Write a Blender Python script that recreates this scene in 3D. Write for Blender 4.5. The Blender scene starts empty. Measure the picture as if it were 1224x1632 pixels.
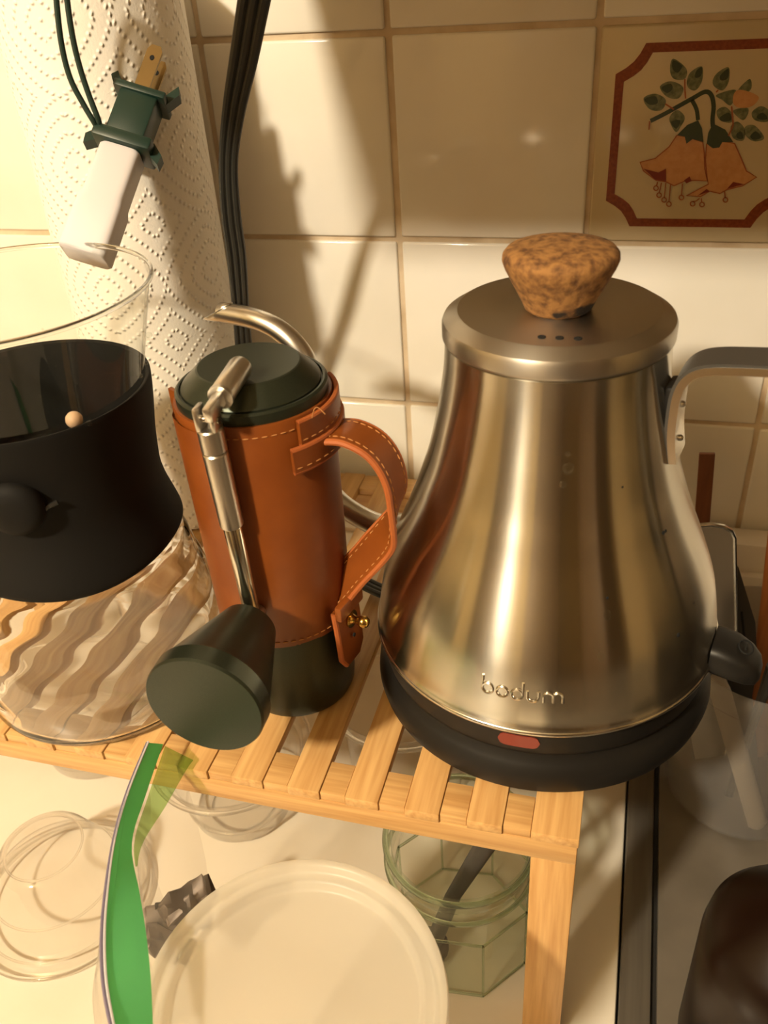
import bpy, bmesh, math, random, mathutils
from mathutils import Vector, Matrix
random.seed(7)
S = bpy.context.scene
COL = S.collection
PI = math.pi

# ------------------------------------------------------------------ camera
F_PX = 1392.4
CAM = Vector((0.13545, -0.50062, 0.48028))
YAW, PITCH, ROLL = -0.304002, 0.587867, -0.0746787
fw = Vector((math.sin(YAW)*math.cos(PITCH), math.cos(YAW)*math.cos(PITCH), -math.sin(PITCH)))
r0 = fw.cross(Vector((0, 0, 1))).normalized()
u0 = r0.cross(fw)
rt = math.cos(ROLL)*r0 + math.sin(ROLL)*u0
up = -math.sin(ROLL)*r0 + math.cos(ROLL)*u0
cd = bpy.data.cameras.new('camera')
cam = bpy.data.objects.new('camera', cd)
COL.objects.link(cam)
cam.matrix_world = Matrix(((rt.x, up.x, -fw.x, CAM.x), (rt.y, up.y, -fw.y, CAM.y), (rt.z, up.z, -fw.z, CAM.z), (0, 0, 0, 1)))
cd.sensor_fit = 'VERTICAL'
cd.sensor_height = 36
cd.lens = F_PX*36/1632
cd.clip_start = 0.01
cd.dof.use_dof = True
cd.dof.focus_distance = 0.41
cd.dof.aperture_fstop = 13
S.camera = cam

# ------------------------------------------------------------------ world, lamp, exposure
w = bpy.data.worlds.new('world')
S.world = w
w.use_nodes = True
w.node_tree.nodes['Background'].inputs[0].default_value = (1.0, 0.78, 0.52, 1)
w.node_tree.nodes['Background'].inputs[1].default_value = 0.01
ld = bpy.data.lights.new('ceiling_lamp_light', 'POINT')
ld.energy = 162
ld.color = (1.0, 0.87, 0.65)
ld.shadow_soft_size = 0.06
lo = bpy.data.objects.new('ceiling_lamp_light', ld)
lo.location = (-0.50, -1.52, 1.38)
COL.objects.link(lo)
S.view_settings.view_transform = 'Standard'
S.view_settings.look = 'None'
S.view_settings.exposure = 0.0
S.view_settings.gamma = 1
S.view_settings.use_curve_mapping = False
S.cycles.transparent_max_bounces = 32      # many thin clear layers stand one behind another


# ------------------------------------------------------------------ photo-measurement helpers
def ray(x, y):
    return (x-612)/F_PX*rt - (y-816)/F_PX*up + fw


def onz(x, y, z):
    d = ray(x, y)
    return CAM + d*((z-CAM.z)/d.z)


def ony(x, y, Y):
    d = ray(x, y)
    return CAM + d*((Y-CAM.y)/d.y)


def dep(x, y, t):
    return CAM + ray(x, y)*t


def oncyl(x, y, ax, r):
    d = ray(x, y)
    a = Vector((CAM.x-ax[0], CAM.y-ax[1]))
    dd = Vector((d.x, d.y))
    A, B, c = dd.dot(dd), 2*a.dot(dd), a.dot(a)-r*r
    t = (-B-math.sqrt(max(0, B*B-4*A*c)))/(2*A)
    return CAM + d*t


def onrad(x, y, ax, ang):
    n = Vector((-math.sin(ang), math.cos(ang), 0))
    d = ray(x, y)
    return CAM + d*((Vector((ax[0], ax[1], 0))-CAM).dot(n)/d.dot(n))


# ------------------------------------------------------------------ materials
MATS = {}


def mat(name, base=(.8, .8, .8), rough=.5, metal=0, **kw):
    m = bpy.data.materials.new(name)
    m.use_nodes = True
    b = m.node_tree.nodes['Principled BSDF']
    b.inputs['Base Color'].default_value = (*base, 1)
    b.inputs['Roughness'].default_value = rough
    b.inputs['Metallic'].default_value = metal
    for k, v in kw.items():
        b.inputs[k.replace('_', ' ')].default_value = v
    MATS[name] = m
    return m


def N(m, t, **kw):
    n = m.node_tree.nodes.new(t)
    for k, v in kw.items():
        setattr(n, k, v)
    return n


def L(m, a, b):
    m.node_tree.links.new(a, b)


def bsdf(m):
    return m.node_tree.nodes['Principled BSDF']


def noise_color(m, c1, c2, scale=(5, 5, 5), nscale=5, detail=6, lo=.35, hi=.65, bump=0, bdist=.001, rand=True, coord='Object', extra=None):
    tc = N(m, 'ShaderNodeTexCoord')
    mp = N(m, 'ShaderNodeMapping')
    mp.inputs['Scale'].default_value = scale
    src = tc.outputs[coord]
    if rand:
        oi = N(m, 'ShaderNodeObjectInfo')
        vm = N(m, 'ShaderNodeVectorMath', operation='ADD')
        L(m, src, vm.inputs[0])
        mu = N(m, 'ShaderNodeMath', operation='MULTIPLY')
        mu.inputs[1].default_value = 3.7
        L(m, oi.outputs['Random'], mu.inputs[0])
        L(m, mu.outputs[0], vm.inputs[1])
        src = vm.outputs[0]
    L(m, src, mp.inputs[0])
    nt = N(m, 'ShaderNodeTexNoise')
    nt.inputs['Scale'].default_value = nscale
    nt.inputs['Detail'].default_value = detail
    L(m, mp.outputs[0], nt.inputs['Vector'])
    cr = N(m, 'ShaderNodeValToRGB')
    cr.color_ramp.elements[0].position = lo
    cr.color_ramp.elements[1].position = hi
    cr.color_ramp.elements[0].color = (*c1, 1)
    cr.color_ramp.elements[1].color = (*c2, 1)
    L(m, nt.outputs['Fac'], cr.inputs[0])
    L(m, cr.outputs[0], bsdf(m).inputs['Base Color'])
    if bump:
        bp = N(m, 'ShaderNodeBump')
        bp.inputs['Strength'].default_value = bump
        bp.inputs['Distance'].default_value = bdist
        L(m, nt.outputs['Fac'], bp.inputs['Height'])
        L(m, bp.outputs[0], bsdf(m).inputs['Normal'])
    return nt


m = mat('glazed_tile', rough=.13)
noise_color(m, (.77, .73, .65), (.81, .77, .70), (1, 1, 1), 18, 3, bump=.06, bdist=.002)
m = mat('deco_tile', rough=.16)
noise_color(m, (.52, .43, .27), (.56, .46, .30), (1, 1, 1), 25, 3, bump=.05, bdist=.002)
m = mat('grout', rough=.9)
noise_color(m, (.50, .38, .25), (.68, .56, .41), (1, 1, 1), 60, 5, .3, .7, bump=.5, bdist=.0008)
m = mat('print_border', rough=.2)
noise_color(m, (.19, .040, .012), (.25, .06, .018), nscale=120)
mat('print_green', (.045, .06, .03), .2)
m = mat('print_leaf', rough=.2)
noise_color(m, (.10, .12, .06), (.22, .22, .12), nscale=90)
m = mat('print_peach', rough=.2)
noise_color(m, (.52, .25, .10), (.58, .30, .13), nscale=60)
mat('print_dark', (.20, .035, .02), .2)
mat('print_line', (.33, .10, .04), .2)


def bamboo(name, sc):
    m = mat(name, rough=.38)
    nt = noise_color(m, (.47, .25, .085), (.66, .41, .17), sc, 5, 8, .3, .72, bump=.12, bdist=.0004)
    return m


bamboo('bamboo_along_y', (75, 3.5, 75))
bamboo('bamboo_along_x', (3.5, 75, 75))
bamboo('bamboo_along_z', (75, 75, 3.5))

m = mat('counter_laminate', rough=.28)
noise_color(m, (.74, .67, .55), (.84, .78, .67), (1, 1, 1), 9, 6, .35, .65)
m = mat('painted_wall', rough=.7)
noise_color(m, (.33, .235, .10), (.37, .265, .12), nscale=3)
m = mat('floor_tile', rough=.5)
noise_color(m, (.20, .12, .07), (.30, .19, .11), nscale=4)
m = mat('ceiling_paint', rough=.8)
noise_color(m, (.38, .29, .15), (.41, .31, .16), nscale=4)
m = mat('shade_block_cream', rough=.5)
noise_color(m, (.60, .52, .40), (.64, .56, .44), (1, 1, 8), 3)
m = mat('cabinet_paint', rough=.5)
noise_color(m, (.10, .062, .032), (.13, .082, .042), (1, 1, 20), 3)


def brushed(name, base, rough, aniso, streak=900):
    m = mat(name, base, rough, 1.0)
    b = bsdf(m)
    b.inputs['Anisotropic'].default_value = aniso
    b.inputs['Anisotropic Rotation'].default_value = .25
    tg = N(m, 'ShaderNodeTangent', direction_type='RADIAL', axis='Z')
    L(m, tg.outputs[0], b.inputs['Tangent'])
    tc = N(m, 'ShaderNodeTexCoord')
    mp = N(m, 'ShaderNodeMapping')
    mp.inputs['Scale'].default_value = (6, 6, streak)
    L(m, tc.outputs['Object'], mp.inputs[0])
    nt = N(m, 'ShaderNodeTexNoise')
    nt.inputs['Scale'].default_value = 3
    nt.inputs['Detail'].default_value = 4
    L(m, mp.outputs[0], nt.inputs['Vector'])
    mr = N(m, 'ShaderNodeMapRange')
    mr.inputs['To Min'].default_value = rough-.012
    mr.inputs['To Max'].default_value = rough+.012
    L(m, nt.outputs['Fac'], mr.inputs[0])
    L(m, mr.outputs[0], b.inputs['Roughness'])
    return m


brushed('brushed_steel', (.60, .57, .50), .22, .96)
brushed('brushed_steel_lid', (.50, .47, .42), .36, .6, 6)
mat('polished_steel', (.66, .63, .57), .2, 1.0)
mat('satin_steel', (.60, .57, .52), .3, 1.0)
mat('black_plastic', (.010, .009, .008), .45, Specular_IOR_Level=.3)
mat('black_gloss', (.012, .011, .010), .25)
mat('rubber_sleeve', (.006, .0055, .005), .7, Specular_IOR_Level=.2)
mat('handle_grey', (.055, .052, .048), .38)
mat('indicator_red', (.20, .03, .018), .25)
mat('hole_black', (.004, .004, .004), .9)
m = mat('green_anodised', (.030, .036, .024), .36, .55)
nt = noise_color(m, (.026, .032, .021), (.036, .043, .028), nscale=700, detail=2)
mat('brass', (.62, .38, .10), .22, 1.0)
mat('prong_brass', (.36, .26, .12), .38, 1.0)
m = mat('leather', rough=.42)
noise_color(m, (.17, .040, .0045), (.21, .053, .0065), (1, 1, 1), 45, 5, bump=.15, bdist=.0006)
m = mat('leather_edge', rough=.6)
noise_color(m, (.34, .085, .018), (.40, .11, .025), (1, 1, 1), 60, 4)
mat('thread', (.46, .20, .06), .8)
m = mat('cork', rough=.85)
nt = noise_color(m, (.085, .033, .009), (.30, .145, .042), (1, 1, 1), 300, 10, .30, .60, bump=.6, bdist=.001)
# scorched patches on the cork, a stain with a shape of its own
tc = N(m, 'ShaderNodeTexCoord')
n2 = N(m, 'ShaderNodeTexNoise')
n2.inputs['Scale'].default_value = 120
n2.inputs['Detail'].default_value = 3
L(m, tc.outputs['Object'], n2.inputs['Vector'])
sx = N(m, 'ShaderNodeSeparateXYZ')
L(m, tc.outputs['Object'], sx.inputs[0])
hz = N(m, 'ShaderNodeMapRange')
hz.inputs['From Min'].default_value = .015
hz.inputs['From Max'].default_value = .003
L(m, sx.outputs['Z'], hz.inputs[0])
mu = N(m, 'ShaderNodeMath', operation='MULTIPLY')
L(m, n2.outputs['Fac'], mu.inputs[0])
L(m, hz.outputs[0], mu.inputs[1])
cr2 = N(m, 'ShaderNodeValToRGB')
cr2.color_ramp.elements[0].position = .46
cr2.color_ramp.elements[1].position = .56
L(m, mu.outputs[0], cr2.inputs[0])
mx = N(m, 'ShaderNodeMix', data_type='RGBA')
L(m, cr2.outputs[0], mx.inputs[0])
old = bsdf(m).inputs['Base Color'].links[0].from_socket
L(m, old, mx.inputs[6])
mx.inputs[7].default_value = (.014, .008, .005, 1)
L(m, mx.outputs[2], bsdf(m).inputs['Base Color'])

mat('cord_black', (.018, .019, .017), .45)
mat('plug_green', (.006, .025, .018), .4)
mat('wire_green', (.012, .030, .022), .45)
mat('white_plastic', (.66, .64, .68), .6)
mat('wood_spoon', (.38, .13, .04), .55)
m = MATS['wood_spoon']
noise_color(m, (.30, .10, .03), (.42, .16, .05), (60, 60, 4), 4)
m = mat('stick_wood', rough=.6)
noise_color(m, (.16, .05, .018), (.22, .075, .028), (60, 60, 4), 4)
m = mat('stove_steel', rough=.45, metal=.6)
noise_color(m, (.15, .135, .11), (.19, .17, .14), (40, 2, 40), 5)
m = mat('stove_enamel', rough=.4)
noise_color(m, (.11, .095, .075), (.14, .12, .095), nscale=6)
mat('groove_black', (.01, .009, .008), .7)
mat('enamel_white', (.72, .66, .58), .3)
mat('scraper_plastic', (.42, .38, .33), .5)
mat('nylon_black', (.03, .027, .024), .4)
mat('dark_foil', (.10, .075, .06), .45, .4)
m = mat('amber_bottle', (.008, .003, .0015), .3, Specular_IOR_Level=.25)
m = mat('amber_through_light', rough=.5)  # brown of light passing through the bottle, put into the colour
noise_color(m, (.026, .009, .003), (.05, .018, .006), (1, 1, 1), 40, 5)


def towel_mat():
    m = mat('paper_towel', (.86, .82, .75), .9)
    b = bsdf(m)
    tc = N(m, 'ShaderNodeTexCoord')
    sp = N(m, 'ShaderNodeSeparateXYZ')
    L(m, tc.outputs['UV'], sp.inputs[0])

    def M(op, a, c=None):
        n = N(m, 'ShaderNodeMath', operation=op)
        if hasattr(a, 'links') or hasattr(a, 'is_linked'):
            L(m, a, n.inputs[0])
        else:
            n.inputs[0].default_value = a
        if c is not None:
            if hasattr(c, 'is_linked'):
                L(m, c, n.inputs[1])
            else:
                n.inputs[1].default_value = c
        return n.outputs[0]
    # u, v in metres on the unrolled sheet; cell of 6 cm with nested rounded diamonds of dots
    cell = .064
    a = M('ABSOLUTE', M('SUBTRACT', M('FRACT', M('DIVIDE', sp.outputs['X'], cell)), .5))
    c = M('ABSOLUTE', M('SUBTRACT', M('FRACT', M('DIVIDE', sp.outputs['Y'], cell)), .5))
    p = M('POWER', M('ADD', M('POWER', a, 1.35), M('POWER', c, 1.35)), 1/1.35)
    q = M('ARCTAN2', a, c)
    rings = M('POWER', M('ADD', M('MULTIPLY', M('COSINE', M('MULTIPLY', p, 2*PI*8)), .5), .5), 7.0)
    qd = M('MULTIPLY', M('SUBTRACT', a, c), 2*PI*14)
    dots = M('ADD', M('MULTIPLY', M('COSINE', qd), .5), .5)
    h = M('MULTIPLY', rings, M('POWER', dots, 1.6))
    nt = N(m, 'ShaderNodeTexNoise')
    nt.inputs['Scale'].default_value = 900
    L(m, tc.outputs['Object'], nt.inputs['Vector'])
    h2 = M('ADD', h, M('MULTIPLY', nt.outputs['Fac'], .15))
    bp = N(m, 'ShaderNodeBump')
    bp.inputs['Strength'].default_value = .8
    bp.inputs['Distance'].default_value = .0010
    L(m, h2, bp.inputs['Height'])
    L(m, bp.outputs[0], b.inputs['Normal'])


towel_mat()
mat('cardboard', (.42, .28, .16), .8)


def thin_clear(name, tint=(1, 1, 1), haze=.0, hazecol=(.8, .8, .8), rough=.05, ior=1.45, spec=1.0, trans=None):
    """thin clear sheet: straight-through transparency, fresnel gloss, optional milky haze"""
    m = bpy.data.materials.new(name)
    m.use_nodes = True
    nt = m.node_tree
    nt.nodes.remove(nt.nodes['Principled BSDF'])
    out = nt.nodes['Material Output']
    t = N(m, 'ShaderNodeBsdfTransparent')
    t.inputs[0].default_value = (*tint, 1)
    g = N(m, 'ShaderNodeBsdfGlossy')
    g.inputs['Roughness'].default_value = rough
    fr = N(m, 'ShaderNodeFresnel')
    # one thin sheet: the same air-to-sheet reflectance from either side, no total internal reflection
    ge = N(m, 'ShaderNodeNewGeometry')
    mr = N(m, 'ShaderNodeMapRange')
    mr.inputs['To Min'].default_value = ior
    mr.inputs['To Max'].default_value = 1/ior
    L(m, ge.outputs['Backfacing'], mr.inputs[0])
    L(m, mr.outputs[0], fr.inputs[0])
    src = t.outputs[0]
    if haze:
        d = N(m, 'ShaderNodeBsdfDiffuse')
        d.inputs[0].default_value = (*hazecol, 1)
        tl = N(m, 'ShaderNodeBsdfTranslucent')
        tl.inputs[0].default_value = (*hazecol, 1)
        ad = N(m, 'ShaderNodeMixShader')
        ad.inputs[0].default_value = .5
        L(m, d.outputs[0], ad.inputs[1])
        L(m, tl.outputs[0], ad.inputs[2])
        mh = N(m, 'ShaderNodeMixShader')
        mh.inputs[0].default_value = haze
        L(m, src, mh.inputs[1])
        L(m, ad.outputs[0], mh.inputs[2])
        src = mh.outputs[0]
    ms = N(m, 'ShaderNodeMixShader')
    L(m, fr.outputs[0], ms.inputs[0])
    L(m, src, ms.inputs[1])
    L(m, g.outputs[0], ms.inputs[2])
    L(m, ms.outputs[0], out.inputs[0])
    MATS[name] = m
    return m


thin_clear('clear_glass', (.965, .975, .96), ior=1.42, rough=.02)
thin_clear('jar_glass', (.94, .97, .93), haze=.04, hazecol=(.7, .75, .6), ior=1.52)
thin_clear('clear_plastic', (.95, .94, .92), haze=.05, rough=.05, ior=1.5)
thin_clear('film', (.98, .975, .97), haze=.06, rough=.12, ior=1.3)
thin_clear('milky_wall', (.98, .97, .95), haze=.22, hazecol=(.9, .88, .82), rough=.3, ior=1.15)
thin_clear('milky_plastic', (.98, .96, .92), haze=.58, hazecol=(.90, .87, .79), rough=.3, ior=1.25)
thin_clear('tub_plastic', (.88, .86, .83), haze=.20, hazecol=(.62, .60, .58), rough=.25, ior=1.4)
thin_clear('zip_green', (.45, .85, .50), haze=.72, hazecol=(.27, .78, .42), rough=.25, ior=1.1)
thin_clear('zip_green_thin', (.72, .84, .58), haze=.10, hazecol=(.2, .45, .15), rough=.25, ior=1.06)
mat('zip_purple', (.15, .13, .20), .4)
m = mat('carafe_glass', (1, 1, 1), 0.0)
bsdf(m).inputs['Transmission Weight'].default_value = 1
bsdf(m).inputs['IOR'].default_value = 1.46
m = mat('jar_bead', (.72, .84, .70), 0.0)
bsdf(m).inputs['Transmission Weight'].default_value = 1
bsdf(m).inputs['IOR'].default_value = 1.5


# ------------------------------------------------------------------ mesh helpers
def finish(bm, name, material, parent=None, loc=None, smooth=True, angle=35, merge=1e-6):
    if merge:
        bmesh.ops.remove_doubles(bm, verts=bm.verts, dist=merge)
    bmesh.ops.recalc_face_normals(bm, faces=bm.faces)
    if smooth:
        for f in bm.faces:
            f.smooth = True
        for e in bm.edges:
            if len(e.link_faces) == 2 and e.calc_face_angle(0) > math.radians(angle):
                e.smooth = False
    me = bpy.data.meshes.new(name)
    bm.to_mesh(me)
    bm.free()
    me.materials.append(MATS[material])
    return link(name, me, parent, loc)


def link(name, me, parent=None, loc=None):
    o = bpy.data.objects.new(name, me)
    COL.objects.link(o)
    if parent:
        o.parent = parent
    if loc is not None:
        o.location = loc
    return o


def tag(o, label=None, cat=None, group=None, kind=None):
    if label:
        o['label'] = label
    if cat:
        o['category'] = cat
    if group:
        o['group'] = group
    if kind:
        o['kind'] = kind
    return o


def thing(name, label, cat, loc=(0, 0, 0), group=None):
    o = bpy.data.objects.new(name, None)
    COL.objects.link(o)
    o.location = loc
    o.empty_display_size = .02
    return tag(o, label, cat, group)


def box_bm(x0, x1, y0, y1, z0, z1, bev=0, seg=2):
    bm = bmesh.new()
    bmesh.ops.create_cube(bm, size=1)
    for v in bm.verts:
        v.co = Vector(((x0+x1)/2+v.co.x*(x1-x0), (y0+y1)/2+v.co.y*(y1-y0), (z0+z1)/2+v.co.z*(z1-z0)))
    if bev:
        bmesh.ops.bevel(bm, geom=list(bm.edges), offset=bev, segments=seg, profile=.5, affect='EDGES')
    return bm


def box(name, x0, x1, y0, y1, z0, z1, material, parent=None, bev=0, seg=2):
    return finish(box_bm(x0, x1, y0, y1, z0, z1, bev, seg), name, material, parent)


def lathe_bm(prof, seg=64, bm=None, ang0=0, ang1=2*PI):
    bm = bm or bmesh.new()
    full = abs(ang1-ang0-2*PI) < 1e-6
    n = seg if full else seg+1
    rings = []
    for r, z in prof:
        if r < 1e-7:
            rings.append([bm.verts.new((0, 0, z))])
        else:
            rings.append([bm.verts.new((r*math.cos(ang0+(ang1-ang0)*i/seg), r*math.sin(ang0+(ang1-ang0)*i/seg), z)) for i in range(n)])
    for a, b in zip(rings, rings[1:]):
        for i in range(seg):
            j = (i+1) % n
            if len(a) == 1 and len(b) == 1:
                continue
            if len(a) == 1:
                bm.faces.new((a[0], b[i], b[j]))
            elif len(b) == 1:
                bm.faces.new((a[i], a[j], b[0]))
            else:
                bm.faces.new((a[i], a[j], b[j], b[i]))
    return bm


def lathe(name, prof, material, parent=None, loc=(0, 0, 0), seg=64, angle=35):
    return finish(lathe_bm(prof, seg), name, material, parent, loc, angle=angle)


def spline(pts, n):
    """Catmull-Rom through points (Vectors or tuples of any size)"""
    pts = [tuple(p) for p in pts]
    out = []
    m_ = len(pts)
    for i in range(m_-1):
        p0 = pts[max(i-1, 0)]
        p1 = pts[i]
        p2 = pts[i+1]
        p3 = pts[min(i+2, m_-1)]
        for k in range(n):
            t = k/n
            out.append(tuple(.5*((2*b)+(-a+c)*t+(2*a-5*b+4*c-d)*t*t+(-a+3*b-3*c+d)*t**3) for a, b, c, d in zip(p0, p1, p2, p3)))
    out.append(pts[-1])
    return out


def sweep_bm(path, radius, seg=12, bm=None, cap=True, flat=None, updir=None):
    """tube along path; radius number or list; flat=(wide, thin) scale with wide axis = updir"""
    bm = bm or bmesh.new()
    path = [Vector(p[:3]) for p in path]
    n = len(path)
    rad = radius if isinstance(radius, (list, tuple)) else [radius]*n
    T = [(path[min(i+1, n-1)]-path[max(i-1, 0)]).normalized() for i in range(n)]
    nrm = None
    rings = []
    for i in range(n):
        if updir is not None:
            ud = updir[i] if isinstance(updir, list) else updir
            nrm = (ud - T[i]*ud.dot(T[i])).normalized()
        elif nrm is None:
            a = Vector((0, 0, 1)) if abs(T[i].z) < .9 else Vector((1, 0, 0))
            nrm = (a - T[i]*a.dot(T[i])).normalized()
        else:
            nrm = (nrm - T[i]*nrm.dot(T[i])).normalized()
        bn = T[i].cross(nrm)
        fx, fy = flat if flat else (1, 1)
        rings.append([bm.verts.new(path[i] + rad[i]*(fx*math.cos(2*PI*k/seg)*nrm + fy*math.sin(2*PI*k/seg)*bn)) for k in range(seg)])
    for a, b in zip(rings, rings[1:]):
        for k in range(seg):
            bm.faces.new((a[k], a[(k+1) % seg], b[(k+1) % seg], b[k]))
    if cap:
        bm.faces.new(list(reversed(rings[0])))
        bm.faces.new(rings[-1])
    return bm


def strip_bm(left, right, thick, bm=None):
    """solid ribbon between two edge polylines"""
    bm = bm or bmesh.new()
    left = [Vector(p) for p in left]
    right = [Vector(p) for p in right]
    n = len(left)
    rings = []
    for i in range(n):
        t = (left[min(i+1, n-1)]+right[min(i+1, n-1)]-left[max(i-1, 0)]-right[max(i-1, 0)]).normalized()
        wv = (right[i]-left[i]).normalized()
        nn = t.cross(wv).normalized()*thick/2
        rings.append([bm.verts.new(left[i]+nn), bm.verts.new(right[i]+nn), bm.verts.new(right[i]-nn), bm.verts.new(left[i]-nn)])
    for a, b in zip(rings, rings[1:]):
        for k in range(4):
            bm.faces.new((a[k], a[(k+1) % 4], b[(k+1) % 4], b[k]))
    bm.faces.new(list(reversed(rings[0])))
    bm.faces.new(rings[-1])
    return bm


def basis(z, x=None):
    z = Vector(z).normalized()
    x = Vector(x) if x is not None else (Vector((1, 0, 0)) if abs(z.x) < .9 else Vector((0, 1, 0)))
    x = (x-z*x.dot(z)).normalized()
    y = z.cross(x)
    return Matrix((x, y, z)).transposed()


def place(bm, mat3, loc):
    M4 = mat3.to_4x4()
    M4.translation = Vector(loc)
    bmesh.ops.transform(bm, matrix=M4, verts=bm.verts)
    return bm


def poly_prism_bm(pts, nrm_off, bm=None):
    """pts: 3D polygon; extruded by vector nrm_off"""
    bm = bm or bmesh.new()
    a = [bm.verts.new(p) for p in pts]
    b = [bm.verts.new(Vector(p)+nrm_off) for p in pts]
    n = len(pts)
    f1 = bm.faces.new(a)
    f2 = bm.faces.new(list(reversed(b)))
    for i in range(n):
        bm.faces.new((a[i], b[i], b[(i+1) % n], a[(i+1) % n]))
    bmesh.ops.triangulate(bm, faces=[f1, f2])
    return bm


# ================================================================== SETTING
T = .108
wall = finish(box_bm(-1.2, 1.1, .0016, .06, -.9, 1.55), 'wall_back', 'grout')
tag(wall, kind='structure')
tile_bm = box_bm(-T/2+.0016, T/2-.0016, 0, .012, -T/2+.0016, T/2-.0016, .0013, 3)
tile_me = None
for c in range(-5, 5):
    for r in range(-2, 5):
        cx, cz = (c+.5)*T, .435-(r+.5)*T
        if cz < 0:
            continue
        if (c, r) == (1, 0):
            continue
        jx, jz = random.uniform(-.0003, .0003), random.uniform(-.0003, .0003)
        if tile_me is None:
            t = finish(tile_bm, 'tile', 'glazed_tile', wall)
            tile_me = t.data
        else:
            t = link('tile', tile_me, wall)
        t.location = (cx+jx, random.uniform(-.0002, .0002), cz+jz)
        t.rotation_euler = (random.uniform(-.004, .004), 0, random.uniform(-.004, .004))
# decorated tile with its printed flower
dt = finish(box_bm(-T/2+.0013, T/2-.0013, 0, .012, -T/2+.0013, T/2-.0013, .0013, 3), 'tile', 'deco_tile', wall)
dt.location = (1.5*T, 0, .435-.5*T)
dt['label'] = 'tan tile printed with two drooping bell flowers in a brown frame'


def dpx(zx, zy):          # pixel of the tile close-up -> local tile coordinates on its face
    p = ony(920+zx*.2484, 30+zy*.2484, 0)
    return (p.x-1.5*T, p.z-(.435-.5*T))


def decal(name, polys, material, lift=.00012):
    """flat print: filled outlines are triangulated, ('line', pts, width) become thin strips"""
    bm = bmesh.new()
    for pts in polys:
        if pts[0] == 'line':
            q = pts[1]
            n = len(q)
            prev = None
            for i in range(n):
                d = (Vector(q[min(i+1, n-1)])-Vector(q[max(i-1, 0)])).normalized()
                nn = Vector((-d.y, d.x))*pts[2]/2
                a = bm.verts.new((q[i][0]+nn.x, -lift, q[i][1]+nn.y))
                b = bm.verts.new((q[i][0]-nn.x, -lift, q[i][1]-nn.y))
                if prev:
                    bm.faces.new((prev[0], prev[1], b, a))
                prev = (a, b)
        else:
            vs = [bm.verts.new((x, -lift, z)) for x, z in pts]
            for tri in mathutils.geometry.tessellate_polygon([[Vector((x, z, 0)) for x, z in pts]]):
                bm.faces.new([vs[k] for k in tri])
    for f in bm.faces:
        f.normal_update()
        if f.normal.y > 0:
            f.normal_flip()
    me = bpy.data.meshes.new(name)
    bm.to_mesh(me)
    bm.free()
    me.materials.append(MATS[material])
    return link(name, me, dt)


def closed(pts, n=5):
    q = [pts[-1]]+list(pts)+[pts[0], pts[1]]
    s = spline(q, n)
    return s[n:-n-1] if True else s


def line_poly(pts, wdt):
    return ('line', pts, wdt)


# border frame: notched corners, band about 4.6 mm wide
bx0, bz0 = .0425, .0425


def frame_path(h, ck, mid):
    out = []
    for sx_, sz_ in ((-1, 1), (1, 1), (1, -1), (-1, -1)):
        seq = [(-h, h-ck), (-h+ck*.36, h-ck*.80), (-h+ck*.62, h-ck*.60), (-h+ck*.82, h-ck*.34), (-h+ck, h)]
        pts = [(x*(-sx_)*1, z*sz_) if False else ((x if sx_ < 0 else -x), (z if sz_ > 0 else -z)) for x, z in seq]
        if (sx_, sz_) in ((1, 1), (-1, -1)):
            pts = list(reversed(pts))
        out += pts
    return out


outer = frame_path(.0445, .0135, 0)
inner = frame_path(.0402, .0128, 0)
bmf = bmesh.new()
n_ = len(outer)
for lift in (0, 1):
    pass
va = [bmf.verts.new((x, -.00012, z)) for x, z in outer]
vb = [bmf.verts.new((x, -.00012, z)) for x, z in inner]
for i in range(n_):
    j = (i+1) % n_
    bmf.faces.new((va[i], va[j], vb[j], vb[i]))
finish(bmf, 'printed_frame', 'print_border', dt, smooth=False, merge=0)


def D(*pts):
    return [dpx(x, y) for x, y in pts]


# branch
decal('printed_branch', [line_poly(spline(D((470, 655), (560, 610), (650, 560), (740, 510), (820, 468), (860, 490), (875, 560), (868, 640), (870, 690)), 4), .0021),
                         line_poly(spline(D((735, 520), (765, 580), (775, 650)), 4), .0019)], 'print_green')
leafs = [((615, 255), (700, 320), (690, 385), (620, 385), (595, 330)), ((800, 305), (800, 400), (755, 460), (705, 430), (720, 350)),
         ((530, 435), (600, 400), (680, 440), (650, 510), (575, 500)), ((425, 510), (500, 480), (568, 520), (540, 585), (465, 580)),
         ((970, 310), (972, 400), (930, 460), (870, 420), (890, 355)), ((590, 640), (640, 585), (690, 630), (665, 690), (630, 725)),
         ((890, 490), (990, 455), (1020, 470), (985, 555), (930, 520)), ((1105, 385), (1118, 440), (1090, 470), (1030, 460)),
         ((895, 590), (950, 565), (1000, 620), (985, 665), (915, 650)), ((985, 690), (1030, 660), (1075, 710), (1065, 780), (1000, 765)),
         ((1080, 690), (1140, 685), (1200, 765), (1130, 785), (1075, 740)), ((1120, 600), (1180, 560), (1240, 600), (1220, 660), (1140, 650)),
         ((1000, 590), (1090, 570), (1095, 610), (1060, 650))]
decal('printed_leaves', [closed(D(*q)) for q in leafs], 'print_leaf')
hearts = [((615, 265), (672, 300), (645, 345), (612, 320)), ((800, 310), (795, 365), (755, 375), (765, 330)), ((540, 440), (600, 415), (610, 450), (575, 475)),
          ((430, 515), (500, 495), (515, 540), (465, 550)), ((968, 318), (965, 380), (925, 395), (915, 365)), ((600, 660), (660, 650), (635, 705)),
          ((915, 630), (975, 600), (985, 650), (930, 655)), ((1020, 740), (1050, 720), (1065, 765), (1030, 768)), ((1110, 750), (1145, 720), (1180, 760), (1130, 775)),
          ((1150, 625), (1190, 600), (1220, 640), (1170, 645))]
decal('printed_leaf_hearts', [closed(D(*q), 3) for q in hearts], 'print_green', .00058)
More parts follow.
